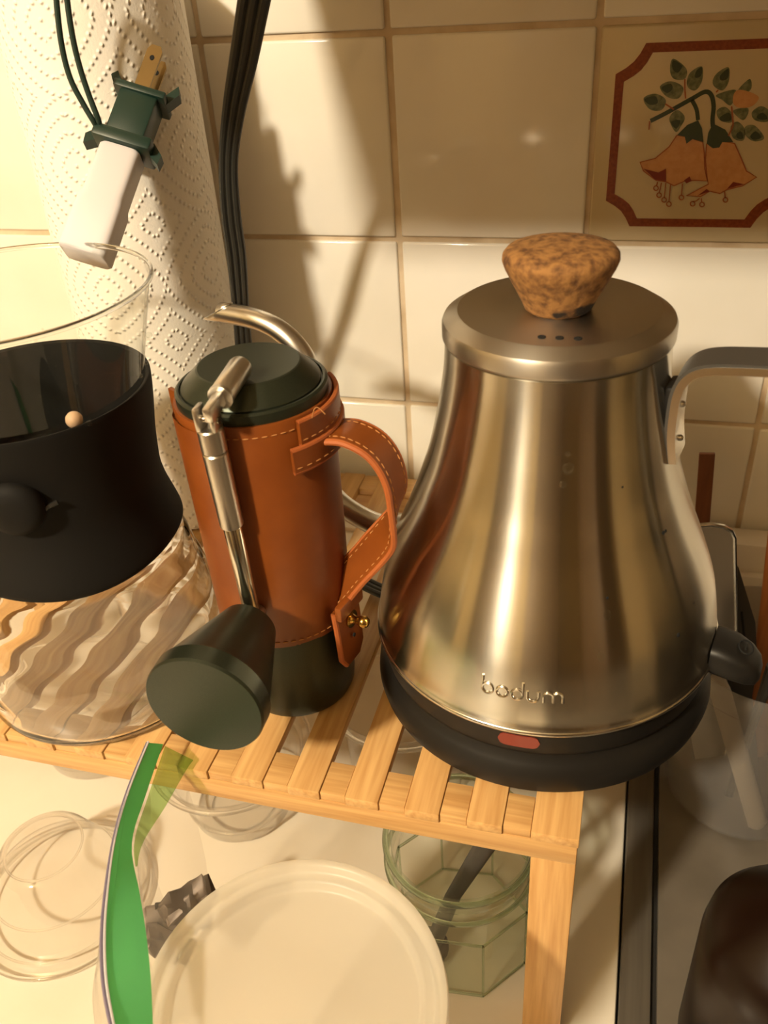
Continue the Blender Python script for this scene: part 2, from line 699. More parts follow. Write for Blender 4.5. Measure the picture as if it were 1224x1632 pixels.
bells = [((640, 745), (590, 820), (500, 895), (402, 920), (425, 975), (505, 1035), (570, 1045), (620, 1070), (690, 1040), (760, 1035), (835, 1040), (818, 960), (815, 860), (805, 790), (720, 760)),
         ((830, 800), (822, 900), (830, 1000), (840, 1060), (700, 1135), (790, 1140), (850, 1105), (915, 1120), (960, 1095), (1060, 1070), (1150, 1015), (1085, 975), (1050, 890), (1010, 800), (920, 780))]
bp_ = [D(*q) for q in bells]
decal('printed_bell', [bp_[0]], 'print_peach', .00016)
decal('printed_bell', [bp_[1]], 'print_peach', .00024)
decal('printed_bud', [closed(D((1005, 480), (1040, 455), (1110, 470), (1165, 505), (1120, 560), (1040, 570), (1000, 540)))], 'print_peach', .00030)
decal('printed_bell_outline', [line_poly(q+[q[0]], .0006) for q in bp_], 'print_line', .00034)
decal('printed_bell_shade', [D((425, 960), (520, 985), (570, 960), (570, 1045), (500, 1030)), D((685, 1035), (720, 1010), (735, 1040), (700, 1055)),
                             D((960, 1090), (1000, 1045), (1070, 1060)), D((770, 1135), (830, 1090), (850, 1105))], 'print_dark', .00040)
decal('printed_calyx', [D((775, 650), (705, 680), (640, 745), (690, 755), (700, 800), (740, 770), (810, 790), (800, 700)),
                        D((870, 670), (840, 730), (830, 800), (870, 830), (910, 825), (930, 790), (1000, 790), (950, 710))], 'print_green', .00046)
stam = []
for (x0, y0, x1, y1) in ((515, 1045, 505, 1085), (540, 1050, 525, 1130), (568, 1050, 557, 1160), (598, 1060, 588, 1187), (675, 1055, 668, 1145),
                         (785, 1150, 740, 1185), (795, 1150, 800, 1190), (945, 1105, 950, 1160)):
    stam.append(line_poly(D((x0, y0), ((x0+x1)/2, (y0+y1)/2), (x1, y1-14)), .0006))
    ring = [(x1+15*math.cos(a), y1+15*math.sin(a)) for a in [2*PI*i/10 for i in range(11)]]
    stam.append(line_poly(D(*ring), .0006))
twigs = [((690, 385), (690, 450), (695, 510)), ((565, 545), (620, 580)), ((890, 470), (905, 455)), ((990, 560), (1000, 680), (970, 750)), ((465, 655), (460, 710))]
stam += [line_poly(D(*q), .0007) for q in twigs]
decal('printed_stamens', stam, 'print_line', .00052)

# counter, floor, far room walls and ceiling
tag(box('counter', -1.2, .1635, -.64, .0014, -.038, 0, 'counter_laminate', bev=.002), kind='structure')
tag(box('floor', -1.6, 1.6, -2.7, .0, -.95, -.9, 'floor_tile'), kind='structure')
tag(box('ceiling', -1.6, 1.6, -2.7, .06, 1.55, 1.6, 'ceiling_paint'), kind='structure')
tag(box('wall_front', -1.6, 1.6, -2.75, -2.7, -.9, 1.55, 'painted_wall'), kind='structure')
tag(box('wall_left', -1.65, -1.6, -2.7, .06, -.9, 1.55, 'painted_wall'), kind='structure')
tag(box('wall_right', 1.6, 1.65, -2.7, .06, -.9, 1.55, 'painted_wall'), kind='structure')
# base cabinet below the counter and an added unseen cupboard over it, shaped to shade the tiles
bc = thing('base_cabinet', 'brown base cabinet under the cream counter', 'cabinet', (0, 0, -.9))
box('carcass', -1.19, .16, -.60, -.002, 0, .861, 'cabinet_paint', bc, .002)
wc = thing('shade_cupboard', 'unseen cream cupboard block added above the kettle to shade the tiles', 'cabinet', (0, 0, .532))
bm = bmesh.new()
poly_prism_bm([Vector((-.055, -.001, 0)), Vector((-.112, -.30, 0)), Vector((.95, -.30, 0)), Vector((.95, -.001, 0))], Vector((0, 0, .7)), bm)
finish(bm, 'carcass', 'shade_block_cream', wc, smooth=False)
# unseen dark blocks added across the room for the kettle to mirror
for i, (x0, x1, y0, y1, z1, lab) in enumerate([(-1.55, -.95, -2.69, -2.1, 1.3, 'unseen tall brown block added for the kettle to mirror, against the far kitchen wall beside the left wall'),
                                               (-.12, .62, -2.69, -2.15, 1.2, 'unseen tall brown block added for the kettle to mirror, in the middle of the far kitchen wall'),
                                               (1.1, 1.55, -1.9, -1.2, 1.2, 'unseen tall brown block added for the kettle to mirror, against the right kitchen wall')]):
    o = thing('reflection_block', lab, 'cupboard', ((x0+x1)/2, (y0+y1)/2, -.9))
    hx, hy = (x1-x0)/2, (y1-y0)/2
    box('carcass', -hx, hx, -hy, hy, 0, z1+.9-.02, 'cabinet_paint', o, .004)
    box('cornice', -hx-.01, hx+.01, -hy-.001, hy, z1+.88, z1+.9, 'cabinet_paint', o, .004)

# ================================================================== STOVE
st = thing('stove', 'grey metal stove top beside the counter edge', 'stove', (.164, -.3, -.9))


def local(o, root):
    o.parent = root
    o.location = o.location - root.location
    return o


def part(o, root):
    """object built in world space -> child of an unrotated root"""
    o.parent = root
    o.matrix_parent_inverse = Matrix.Translation(-Vector(root.location))
    return o


def sub(o, piece, root=None):
    """object built in world space -> sub-part of a part (root given when the part itself sits at its root's origin)"""
    o.parent = piece
    o.matrix_parent_inverse = Matrix.Translation(-Vector(root.location)) if root else Matrix.Identity(4)
    return o


part(box('body', .165, .93, -.63, -.004, -.9, -.012, 'stove_enamel', bev=.003), st)
part(box('side_trim', .1645, .1805, -.635, -.004, -.012, .0035, 'stove_steel', bev=.0012), st)
part(box('groove', .1805, .1835, -.635, -.004, -.012, .0, 'groove_black'), st)
part(box('cooktop', .1835, .93, -.635, -.004, -.012, .003, 'stove_enamel', bev=.001), st)
part(box('backguard', .1835, .93, -.022, -.003, .003, .148, 'enamel_white', bev=.002), st)
part(box('backguard_step', .1835, .93, -.028, -.022, .003, .128, 'enamel_white', bev=.0015), st)

# ================================================================== BAMBOO RACK
ZS = .167
rk = thing('bamboo_rack', 'small bamboo slatted shelf rack standing on the counter', 'shelf rack', (0, 0, 0))
YF, YB = -.2713, -.008
XR, XL = .1362, -.345
zs0 = ZS-.0055
box('end_slat', .1165, XR, YF, YB, zs0, ZS, 'bamboo_along_y', rk, .0006)
sl_x = []
x = .1165-.02697
k = 0
slat_bm = box_bm(-.00755, .00755, -(YB-YF)/2, (YB-YF)/2, -.00275, .00275, .0006)
slat_me = None
while x > XL+.02:
    if slat_me is None:
        o = finish(slat_bm, 'slat', 'bamboo_along_y', rk)
        slat_me = o.data
    else:
        o = link('slat', slat_me, rk)
    o.location = (x+.00755, (YF+YB)/2+random.uniform(-.0003, .0003), ZS-.00275)
    sl_x.append(x)
    x -= .02697
box('end_slat', XL, XL+.0197, YF, YB, zs0, ZS, 'bamboo_along_y', rk, .0006)
for y0, y1 in ((YF+.0004, YF+.0185), (YB-.0185, YB-.0004)):
    box('rail', XL+.0005, XR-.0005, y0, y1, ZS-.0175, zs0-.0001, 'bamboo_along_x', rk, .0006)
    edges = [.1165]+sl_x
    for i, xs in enumerate(sl_x):
        box('rail_block', xs+.0153, edges[i]-.0002, y0+.0006, y1, zs0-.0001, ZS-.0008, 'bamboo_along_x', rk, .0004)
for x0 in (.1168, XL+.0003):
    for y0, y1 in ((YF+.0008, YF+.0185), (YB-.0185, YB-.0008)):
        box('leg', x0, x0+.0190, y0, y1, 0, ZS-.0176, 'bamboo_along_z', rk, .0008)
    box('side_rail', x0+.003, x0+.016, YF+.0186, YB-.0186, ZS-.0175, zs0-.0001, 'bamboo_along_y', rk, .0006)

# ================================================================== KETTLE BASE + KETTLE
KX, KY = .1090, -.1750
kb = thing('power_stand', 'round black electric stand with a red indicator light under the kettle', 'kettle stand', (KX, KY, ZS))
lathe('base_ring', [(0, .0005), (.070, .0005), (.0755, .0012), (.0790, .0040), (.0800, .0085), (.0793, .0135), (.0770, .0178), (.0752, .0205), (.0748, .0225),
                    (.0760, .0238), (.0766, .0262), (.0766, .0350), (.0755, .0362), (0, .0362)], 'black_plastic', kb, seg=96)
# indicator: a flush rounded bar wrapped on the upper band
pL = oncyl(793, 1170, (KX, KY), .0768)
pR = oncyl(861, 1182, (KX, KY), .0768)
aL = math.atan2(pL.y-KY, pL.x-KX)
aR = math.atan2(pR.y-KY, pR.x-KX)
bm = bmesh.new()
cz, hh = .0312, .0033
am, ha = (aL+aR)/2, abs(aR-aL)/2
outl = []
rr = hh/.0768
for i in range(24):
    t = 2*PI*i/24
    outl.append((am+(ha-rr)*(1 if math.cos(t) > 0 else -1)+rr*math.cos(t), cz+hh*math.sin(t)))


def cylp(a, r, z):
    return Vector((r*math.cos(a), r*math.sin(a), z))


mid = []
cols = 16
va, vb = [], []
for i in range(cols+1):
    u = -ha+2*ha*i/cols
    e = max(0, abs(u)-(ha-rr))
    h_ = hh*math.sqrt(max(0.0, 1-(e/rr)**2))
    va.append((am+u, cz+h_))
    vb.append((am+u, cz-h_))
for rad0, rad1 in ((.0760, .0770),):
    A = [bm.verts.new(cylp(a, rad1, z)) for a, z in va]
    B = [bm.verts.new(cylp(a, rad1, z)) for a, z in vb]
    A2 = [bm.verts.new(cylp(a, rad0, z)) for a, z in va]
    B2 = [bm.verts.new(cylp(a, rad0, z)) for a, z in vb]
    for i in range(cols):
        bm.faces.new((A[i], A[i+1], B[i+1], B[i]))
        bm.faces.new((A[i], A2[i], A2[i+1], A[i+1]))
        bm.faces.new((B[i], B[i+1], B2[i+1], B2[i]))
o = finish(bm, 'indicator_light', 'indicator_red', kb, merge=1e-7)
o['label'] = 'dull red indicator window'

kt = thing('kettle', 'brushed steel gooseneck kettle with cork lid knob', 'kettle', (KX, KY, ZS+.0364))
KZ = ZS+.0364
body_prof = [(.0740, .2036), (.0778, .2038), (.0786, .2050), (.0787, .2066), (.0781, .2082), (.0777, .2095), (.0776, .2120), (.0768, .2180), (.0740, .2330), (.0708, .2430), (.0667, .2536), (.0595, .2710), (.0553, .2830), (.0515, .2950), (.0475, .3130),
             (.0455, .3240), (.0442, .3340), (.0437, .3420), (.0436, .3448), (.0426, .3454), (.0, .3454)]
bps = spline(body_prof[7:18], 4)
full_prof = body_prof[:7]+bps+body_prof[18:]
kbod = lathe('body', [(0, .2036-KZ)]+[(r, z-KZ) for r, z in full_prof], 'brushed_steel', kt, seg=128)


lathe('bottom_rim', [(.0782+.0011*math.cos(2*PI*i/12), .2056-KZ+.0014*math.sin(2*PI*i/12)) for i in range(13)], 'polished_steel', kt, seg=128, angle=80)


def body_r(z):
    for (ra, za), (rb, zb) in zip(full_prof[3:], full_prof[4:]):
        if za <= z <= zb:
            return ra+(rb-ra)*(z-za)/max(1e-9, zb-za)
    return .0776


ld_o = lathe('lid', [(r, z-KZ) for r, z in [(0, .3455), (.0425, .3455), (.0442, .3458), (.0446, .3466), (.0446, .3515), (.0440, .3530), (.0392, .3560), (.0384, .3563), (.0376, .3562), (.0260, .3560), (.0240, .3556), (.0150, .3552), (0, .3552)]], 'brushed_steel_lid', kt, seg=128, angle=25)
for px, py in ((863.5, 537), (892, 538.5), (921.5, 539.5)):
    p = onz(px, py, .3562)
    bm = bmesh.new()
    bmesh.ops.create_cone(bm, cap_ends=True, segments=16, radius1=.0015, radius2=.0015, depth=.0008)
    o = finish(bm, 'vent_hole', 'hole_black', ld_o, Vector((p.x-KX, p.y-KY, .3560-KZ)))
kn = lathe('knob', [(0, 0), (.0112, 0), (.0128, .0012), (.0138, .0035), (.0205, .0165), (.0216, .0195), (.0214, .0215), (.0200, .0232), (.0150, .0246), (.0, .0254)], 'cork', ld_o, (0, 0, .3552-KZ), seg=48, angle=60)
kn['label'] = 'scorched cork knob'

# handle strap on the right
HA = math.radians(-12)
hd = Vector((math.cos(HA), math.sin(HA), 0))
ht = Vector((-math.sin(HA), math.cos(HA), 0))
O_ = Vector((KX, KY, 0))


def hpt(r, z):
    return O_+hd*r+Vector((0, 0, z))


hp = spline([hpt(.0508, .3015), hpt(.0490, .3130), hpt(.0487, .3240), hpt(.0492, .3310), hpt(.0510, .3362), hpt(.0545, .3398), hpt(.0600, .3418), hpt(.0700, .3432), hpt(.0950, .3456), hpt(.1200, .3474), hpt(.1310, .3465), hpt(.1370, .3420), hpt(.1390, .3330), hpt(.1385, .2900), hpt(.1375, .2650)], 5)
hb_o = part(finish(strip_bm([Vector(p)-ht*.0085 for p in hp], [Vector(p)+ht*.0085 for p in hp], .0030), 'handle_band', 'polished_steel', angle=40), kt)
# dark grip layer on the outer face of the band
hp2 = []
for i, p in enumerate(hp):
    a, b = Vector(hp[max(i-1, 0)]), Vector(hp[min(i+1, len(hp)-1)])
    t = (b-a).normalized()
    nn = t.cross(ht)
    if nn.dot(Vector((-.3, 0, 1))) < 0 and i < 40:
        nn = -nn
    if i >= 40 and nn.dot(hd) < 0:
        nn = -nn
    hp2.append(Vector(p)+nn*.0021)
sub(finish(strip_bm([p-ht*.0083 for p in hp2], [p+ht*.0083 for p in hp2], .0012), 'handle_grip', 'handle_grey', angle=40), hb_o)
for z in (.309, .3235):
    bm = bmesh.new()
    bmesh.ops.create_uvsphere(bm, u_segments=12, v_segments=8, radius=.0013)
    place(bm, basis(hd), hpt(.0513 if z < .315 else .0503, z))
    sub(finish(bm, 'rivet', 'satin_steel'), hb_o)
bm = box_bm(-.003, .003, -.0065, .0065, -.0165, .0165, .002)
place(bm, basis(Vector((0, 0, 1)), hd), hpt(.0470, .316))
part(finish(bm, 'handle_mount', 'black_plastic'), kt)
# lever switch low on the body below the handle
sw = bmesh.new()
secs = [(.0774, .0105, .0075, .2085), (.0805, .0108, .0080, .2083), (.0870, .0105, .0078, .2070), (.0930, .0094, .0066, .2050), (.0970, .0072, .0046, .2032), (.0985, .0035, .0020, .2022)]
rings = []
for r_, w_, h_, zc in secs:
    ring = []
    for k in range(20):
        t = 2*PI*k/20
        cx_, sx_ = math.cos(t), math.sin(t)
        ex = abs(cx_)**.55*(1 if cx_ > 0 else -1)
        ey = abs(sx_)**.55*(1 if sx_ > 0 else -1)
        ring.append(sw.verts.new(O_+hd*r_+ht*(w_*ex)+Vector((0, 0, zc+h_*ey))))
    rings.append(ring)
for a, b in zip(rings, rings[1:]):
    for k in range(20):
        sw.faces.new((a[k], a[(k+1) % 20], b[(k+1) % 20], b[k]))
sw.faces.new(rings[0])
sw.faces.new(list(reversed(rings[-1])))
swo = part(finish(sw, 'switch_lever', 'black_plastic', angle=50), kt)
swo['label'] = 'black lever switch with moulded on mark'
em = bmesh.new()
ring = [hpt(.0905, 0)+hd*(.0030*math.cos(a))+ht*(.0042*math.sin(a)) for a in [2*PI*i/20 for i in range(21)]]
for p in ring:
    p.z = .2139-(p-O_).dot(hd)*.0+(.0905-(p-O_).dot(hd))*.28
sweep_bm(ring, .0004, 6, em)
q = [hpt(.0905, .2141)+ht*(-.0018), hpt(.0905, .2141)+ht*.0018]
sweep_bm(q, .0004, 6, em)
sub(finish(em, 'switch_mark', 'hole_black'), swo)

# gooseneck spout
SA = math.radians(166)
sp_pts = []
hdg = Vector((math.cos(SA), math.sin(SA), 0))
spk = [(.060, .2300), (.0760, .2292), (.0950, .2305), (.1120, .2380), (.1215, .2520), (.1235, .2700), (.1210, .2900), (.1195, .3050), (.1230, .3170), (.1330, .3265), (.1480, .3312), (.1700, .3318)]
sp_path = spline([O_+hdg*r+Vector((0, 0, z)) for r, z in spk], 6)
nsp = len(sp_path)
bm = sweep_bm(sp_path, [.0060-.0011*i/(nsp-1) for i in range(nsp)], 20, cap=False)
# slanted mouth: shear the last ring so that the opening faces up
bm.verts.ensure_lookup_table()
last = bm.verts[-20:]
c = sum((v.co for v in last), Vector())/20
for v in last:
    dz = v.co.z-c.z
    v.co += hdg*(-dz*1.9)
spo = part(finish(bm, 'spout', 'satin_steel', angle=60), kt)
so = spo.modifiers.new('wall', 'SOLIDIFY')
so.thickness = .0007
bm = lathe_bm([(.0062, 0), (.0085, .0012), (.0095, .0035), (.0098, .006)], 24)
place(bm, basis(-hdg), O_+hdg*.0790+Vector((0, 0, .2290)))
part(finish(bm, 'spout_collar', 'satin_steel'), kt)


# embossed lettering wrapped on the body
def letters():
    s = []

    def arc(cx, cy, r, a0, a1, n=14):
        return [(cx+r*math.cos(math.radians(a0+(a1-a0)*i/n)), cy+r*math.sin(math.radians(a0+(a1-a0)*i/n))) for i in range(n+1)]
    s.append([(0, 1.75), (0, 1.1), (0, .5)])
    s.append(arc(.5, .5, .5, 0, 360, 22))
    s.append(arc(1.85, .5, .5, 0, 360, 22))
    s.append(arc(3.2, .5, .5, 0, 360, 22))
    s.append([(3.7, .5), (3.7, 1.1), (3.7, 1.75)])
    s.append([(4.1, 1.0), (4.1, .5)]+arc(4.6, .5, .5, 180, 360)[1:]+[(5.1, 1.0)])
    s.append([(5.55, 0), (5.55, .5)]+arc(5.97, .55, .42, 180, 0, 10)[0:]+[(6.39, 0)])
    s.append([(6.39, .5)]+arc(6.81, .55, .42, 180, 0, 10)+[(7.23, 0)])
    return s


l0 = oncyl(766, 1108, (KX, KY), .0777)
l1 = oncyl(898, 1122, (KX, KY), .0777)
t0 = math.atan2(l0.y-KY, l0.x-KX)
t1 = math.atan2(l1.y-KY, l1.x-KX)
zb = (l0.z+l1.z)/2
unit = (t1-t0)*.0777/7.23
bm = bmesh.new()
for stroke in letters():
    pp = []
    for u, v in stroke:
        a = t0+(t1-t0)*u/7.23
        z = zb+v*unit
        pp.append(Vector((KX+body_r(z)*math.cos(a), KY+body_r(z)*math.sin(a), z)))
    sweep_bm(pp, .00062, 8, bm)
o = part(finish(bm, 'embossed_lettering', 'polished_steel', merge=0), kt)
o['label'] = 'embossed lowercase lettering bodum'

# water drops and specks on the body


def onbody(x_, y_):
    r_ = .07
    for _ in range(25):
        p = oncyl(x_, y_, (KX, KY), r_)
        r_ = .5*r_+.5*body_r(p.z)
    return p


for nm, mt_, spots in (('water_drop', 'clear_glass', ((906, 744, .0022), (897, 771, .0013), (968, 980, .0016), (958, 1046, .0015), (905, 722, .0010))),
                       ('dark_speck', 'hole_black', ((1057, 849, .0009), (1061, 846, .0007), (968, 953, .0006), (1081, 1012, .0010), (1106, 961, .0005), (992, 776, .0005)))):
    for px, py, rad in spots:
        p = onbody(px, py)
        nn = Vector((p.x-KX, p.y-KY, .03)).normalized()
        bm = bmesh.new()
        bmesh.ops.create_uvsphere(bm, u_segments=12, v_segments=8, radius=rad)
        for v in bm.verts:
            v.co.z *= .30
            v.co.y *= 1.5 if nm == 'water_drop' else 1
        place(bm, basis(nn, Vector((-nn.y, nn.x, 0))), p)
        sub(finish(bm, nm, mt_), kbod, kt)

# ================================================================== COFFEE GRINDER
GX, GY = -.0095, -.2045
gr = thing('coffee_grinder', 'dark green hand coffee grinder in an orange leather sleeve', 'coffee grinder', (GX, GY, ZS))


def gp(o):
    return part(o, gr)


G0 = Vector((GX, GY, 0))
lathe('catch_cup', [(0, .0003), (.0245, .0003), (.0268, .0012), (.0280, .0040), (.0285, .0090), (.0286, .0300), (.0284, .0480), (0, .0480)], 'green_anodised', gr, (.0015, -.0018, 0))
# leather sleeve, a shell with thickness
slv = lathe('leather_sleeve', [(.0282, .0470), (.0303, .0468), (.0307, .0476), (.0318, .1000), (.0325, .1590), (.0322, .1600), (.0304, .1600), (.0304, .1560)], 'leather', gr, seg=80)
lathe('inner_body', [(0, .0482), (.0280, .0482), (.0302, .1540), (.0300, .1590), (.0310, .1600), (.0310, .1640), (.0300, .1648), (.0292, .1648), (.0290, .1636), (.0, .1636)], 'green_anodised', gr, seg=80)
lathe('lid', [(0, .1637), (.0284, .1637), (.0284, .1650), (.0278, .1660), (.0212, .1722), (.0205, .1725), (0, .1725)], 'green_anodised', gr, seg=80, angle=20)


def stitches(fn, n, wdt=.0022, rad=.00028):
    """fn(t) -> point, tangent ; n dashes"""
    bm = bmesh.new()
    for i in range(n):
        p, tg = fn((i+.5)/n)
        tg = tg.normalized()
        sweep_bm([p-tg*wdt/2, p, p+tg*wdt/2], [rad*.6, rad, rad*.6], 6, bm)
    return bm


def ringfn(r, z):
    def f(t):
        a = 2*PI*t
        return G0+Vector((r*math.cos(a), r*math.sin(a), z)), Vector((-math.sin(a), math.cos(a), 0))
    return f


bm = stitches(ringfn(.0326, ZS+.1555), 56)
o = sub(finish(bm, 'stitching', 'thread', merge=0), slv, gr)
o['kind'] = 'stuff'
o = sub(finish(stitches(ringfn(.0309, ZS+.0505), 54), 'stitching', 'thread', merge=0), slv, gr)
o['kind'] = 'stuff'

# overlapping seam flap standing off the sleeve on the far left
fa = math.radians(188)
fd = Vector((math.cos(fa), math.sin(fa), 0))
ft = Vector((-math.sin(fa), math.cos(fa), 0))
Lp = [G0+fd*(.0312+.0012*i/8)+Vector((0, 0, ZS+.047+.113*i/8)) for i in range(9)]
Rp = [p+fd*.0042-ft*.0035 for p in Lp]
gp(finish(strip_bm(Lp, Rp, .0018), 'seam_flap', 'leather', angle=50))
# raised panel of leather behind the crank arm
CA = oncyl(340, 700, (GX, GY), .0325)
ca0 = math.atan2(CA.y-GY, CA.x-GX)
bm = bmesh.new()
n = 10
for side in (0, 1):
    pass
rings = []
for j in range(9):
    z = ZS+.049+.108*j/8
    rr_ = .0307+(.0325-.0307)*j/8
    ring = []
    for i in range(n+1):
        a = ca0-.95+1.12*i/n
        off = .0011 if 0 < i < n else .0002
        ring.append(bm.verts.new(G0+Vector(((rr_+off)*math.cos(a), (rr_+off)*math.sin(a), z))))
    rings.append(ring)
for a, b in zip(rings, rings[1:]):
    for i in range(n):
        bm.faces.new((a[i], a[i+1], b[i+1], b[i]))
gp(finish(bm, 'sleeve_panel', 'leather'))

# crank: stub on the lid, fork joint, arm down the side, tapered knob
stub0 = onz(383, 585, ZS+.1775)
joint = onz(333, 661, ZS+.1730)
dj = (joint-stub0).normalized()
bm = sweep_bm([stub0-dj*.001, stub0+dj*.0005, stub0+dj*.0185, stub0+dj*.0190], [.0043, .0047, .0047, .0044], 24)
gp(finish(bm, 'crank_stub', 'satin_steel'))
bm = sweep_bm([stub0+dj*.0190, stub0+dj*.0205], [.0049, .0049], 24)
gp(finish(bm, 'crank_collar', 'satin_steel'))
side = dj.cross(Vector((0, 0, 1))).normalized()
bm = bmesh.new()
gp(finish(place(box_bm(-.0018, .0018, -.0030, .0030, 0, (joint-stub0).length-.0185, .0008), basis(dj, side), stub0+dj*.0200), 'joint_tongue', 'satin_steel'))
AT = oncyl(331, 668, (GX, GY), .0392)
AB = oncyl(404, 985, (GX, GY), .0372)
da = (AB-AT).normalized()
for sgn in (-1, 1):
    bm = place(box_bm(-.0011, .0011, -.0036, .0036, -.0055, .0045, .001), basis(da, side), AT+side*.0031*sgn)
    gp(finish(bm, 'joint_fork', 'satin_steel'))
bm = sweep_bm([AT-side*.0048, AT+side*.0048], .0015, 12)
gp(finish(bm, 'joint_pin', 'polished_steel'))
LA = (AB-AT).length


def arm(t0_, t1_, r0_, r1_, name, m_):
    a, b = AT+da*t0_, AT+da*t1_
    bm = sweep_bm([a, a+da*.0006, b-da*.0006, b], [r0_*.9, r0_, r1_, r1_*.9], 24)
    gp(finish(bm, name, m_))


arm(.0035, .0135, .0050, .0050, 'arm_sleeve', 'satin_steel')
arm(.0137, .0480, .0050, .0048, 'arm_sleeve', 'satin_steel')
arm(.0475, LA-.002, .0038, .0036, 'arm_rod', 'polished_steel')
ka = oncyl(404, 985, (GX, GY), .0372)
kc = onz(330, 1112, ka.z+.001)
kd = (kc-ka)
kd.z = 0
kdn = kd.normalized()
neck = AB+da*.000
bm = sweep_bm([AB-kdn*.005, AB, AB+kdn*.012], [.0040, .0046, .0048], 20)
gp(finish(bm, 'knob_axle', 'satin_steel'))
KL = (kc-ka).length
kr = .0242
bm = lathe_bm([(0, 0), (.0105, 0), (.0122, .0015), (kr*.80, KL*.52), (kr*.965, KL-.0100), (kr, KL-.0085), (kr, KL-.0012), (kr*.975, KL), (0, KL)], 64)
place(bm, basis(kdn), ka+kdn*.004)
gp(finish(bm, 'crank_knob', 'green_anodised', angle=22))

# leather carrying strap: closed bow on the right side of the sleeve
SAng = math.radians(-6)
sd = Vector((math.cos(SAng), math.sin(SAng), 0))
s_t = Vector((-math.sin(SAng), math.cos(SAng), 0))
cl = [(523, 688), (560, 690), (600, 712), (626, 752), (633, 800), (618, 845), (592, 880), (560, 915), (538, 945), (530, 972)]
cpts = spline([onrad(x_, y_, (GX, GY), SAng) for x_, y_ in cl], 6)
wid = []
nC = len(cpts)
Lf, Rt = [], []
for i, p in enumerate(cpts):
    t = i/(nC-1)
    hw = .0088 if t < .75 else .0088-.001*(t-.75)
    k1 = min(1, max(0, (t-.40)/.25))
    k2 = min(1, max(0, (t-.86)/.14))
    k1 = k1*k1*(3-2*k1)*(1-k2)
    wv = (s_t*(1-k1)+(s_t*.55-sd*.80)*k1).normalized()
    wid.append(wv)
    Lf.append(Vector(p)-wv*hw)
    Rt.append(Vector(p)+wv*hw)
strap = gp(finish(strip_bm(Lf, Rt, .0026), 'strap', 'leather', angle=50))
for sgn, E in ((1, Lf), (-1, Rt)):
    path = [Vector(p) for p in E]
    sub(finish(sweep_bm(path, .00145, 8), 'strap_edge', 'leather_edge'), strap)
    inn = [p+w_*.0022*sgn for p, w_ in zip(path, wid)]

    def fn(t, inn=inn):
        k_ = t*(len(inn)-1)
        i_ = min(int(k_), len(inn)-2)
        f_ = k_-i_
        p = inn[i_]*(1-f_)+inn[i_+1]*f_
        tg = inn[i_+1]-inn[i_]
        nn = tg.cross(wid[i_]).normalized()
        return p+nn*.0014, tg

    def fn2(t, inn=inn):
        p, tg = fn(t, inn)
        nn = tg.cross(wid[min(int(t*(len(inn)-1)), len(inn)-1)]).normalized()
        return p-nn*.0028, tg
    bm = stitches(fn, 34)
    for i in range(34):
        p, tg = fn2((i+.5)/34)
        tg = tg.normalized()
        sweep_bm([p-tg*.0011, p, p+tg*.0011], [.00017, .00028, .00017], 6, bm)
    o = sub(finish(bm, 'stitching', 'thread', merge=0), strap)
    o['kind'] = 'stuff'


def band(a0, a1, z0, z1, r, th, name):
    """leather band wrapped on the sleeve between two angles"""
    n_b = 18
    Lb = [G0+Vector((r*math.cos(a0+(a1-a0)*i/n_b), r*math.sin(a0+(a1-a0)*i/n_b), z0)) for i in range(n_b+1)]
    Rb = [Vector((p.x, p.y, z1)) for p in Lb]
    o = gp(finish(strip_bm(Lb, Rb, th), name, 'leather', angle=50))
    e = sub(finish(sweep_bm(Rb, th*.52, 8), 'band_edge', 'leather_edge'), o)
    e2 = sub(finish(sweep_bm(Lb, th*.52, 8), 'band_edge', 'leather_edge'), o)

    def f(t):
        a = a0+(a1-a0)*t
        return G0+Vector(((r+th*.55)*math.cos(a), (r+th*.55)*math.sin(a), z0+.002)), Vector((-math.sin(a), math.cos(a), 0))
    s_ = sub(finish(stitches(f, 12), 'stitching', 'thread', merge=0), o)
    s_['kind'] = 'stuff'


band(math.radians(-38), math.radians(42), ZS+.1490, ZS+.1585, .0340, .0022, 'strap_loop')
band(math.radians(-46), math.radians(38), ZS+.1385, ZS+.1480, .0352, .0024, 'strap_loop')
# loose thread end on the band
tp = oncyl(500, 655, (GX, GY), .0368)
o = gp(finish(sweep_bm(spline([tp+Vector((-.001, 0, -.003)), tp+Vector((.0005, -.0005, .001)), tp+Vector((.002, 0, .0015)), tp+Vector((.0045, 0, -.001))], 5), .0002, 6), 'loose_thread', 'thread'))

# hanging tab with stud
tabax = math.radians(-14)
td = Vector((math.cos(tabax), math.sin(tabax), 0))
tt = Vector((-math.sin(tabax), math.cos(tabax), 0))
tb0 = G0+td*.0335


def tabp(u, z):
    return tb0+tt*u+td*(.0012*math.sin((ZS+.06-z)*60))+Vector((0, 0, z))


tz1, tz0 = ZS+.060, ZS+.0265
Ltab = [tabp(-.0092, tz1), tabp(-.0092, tz1-.010), tabp(-.0090, tz0+.006), tabp(-.0052, tz0)]
Rtab = [tabp(.0092, tz1), tabp(.0092, tz1-.010), tabp(.0090, tz0+.006), tabp(.0052, tz0)]
tab_o = gp(finish(strip_bm(Ltab, Rtab, .0026), 'strap_tab', 'leather', angle=50))
sub(finish(sweep_bm(Ltab, .0014, 8), 'strap_edge', 'leather_edge'), tab_o)
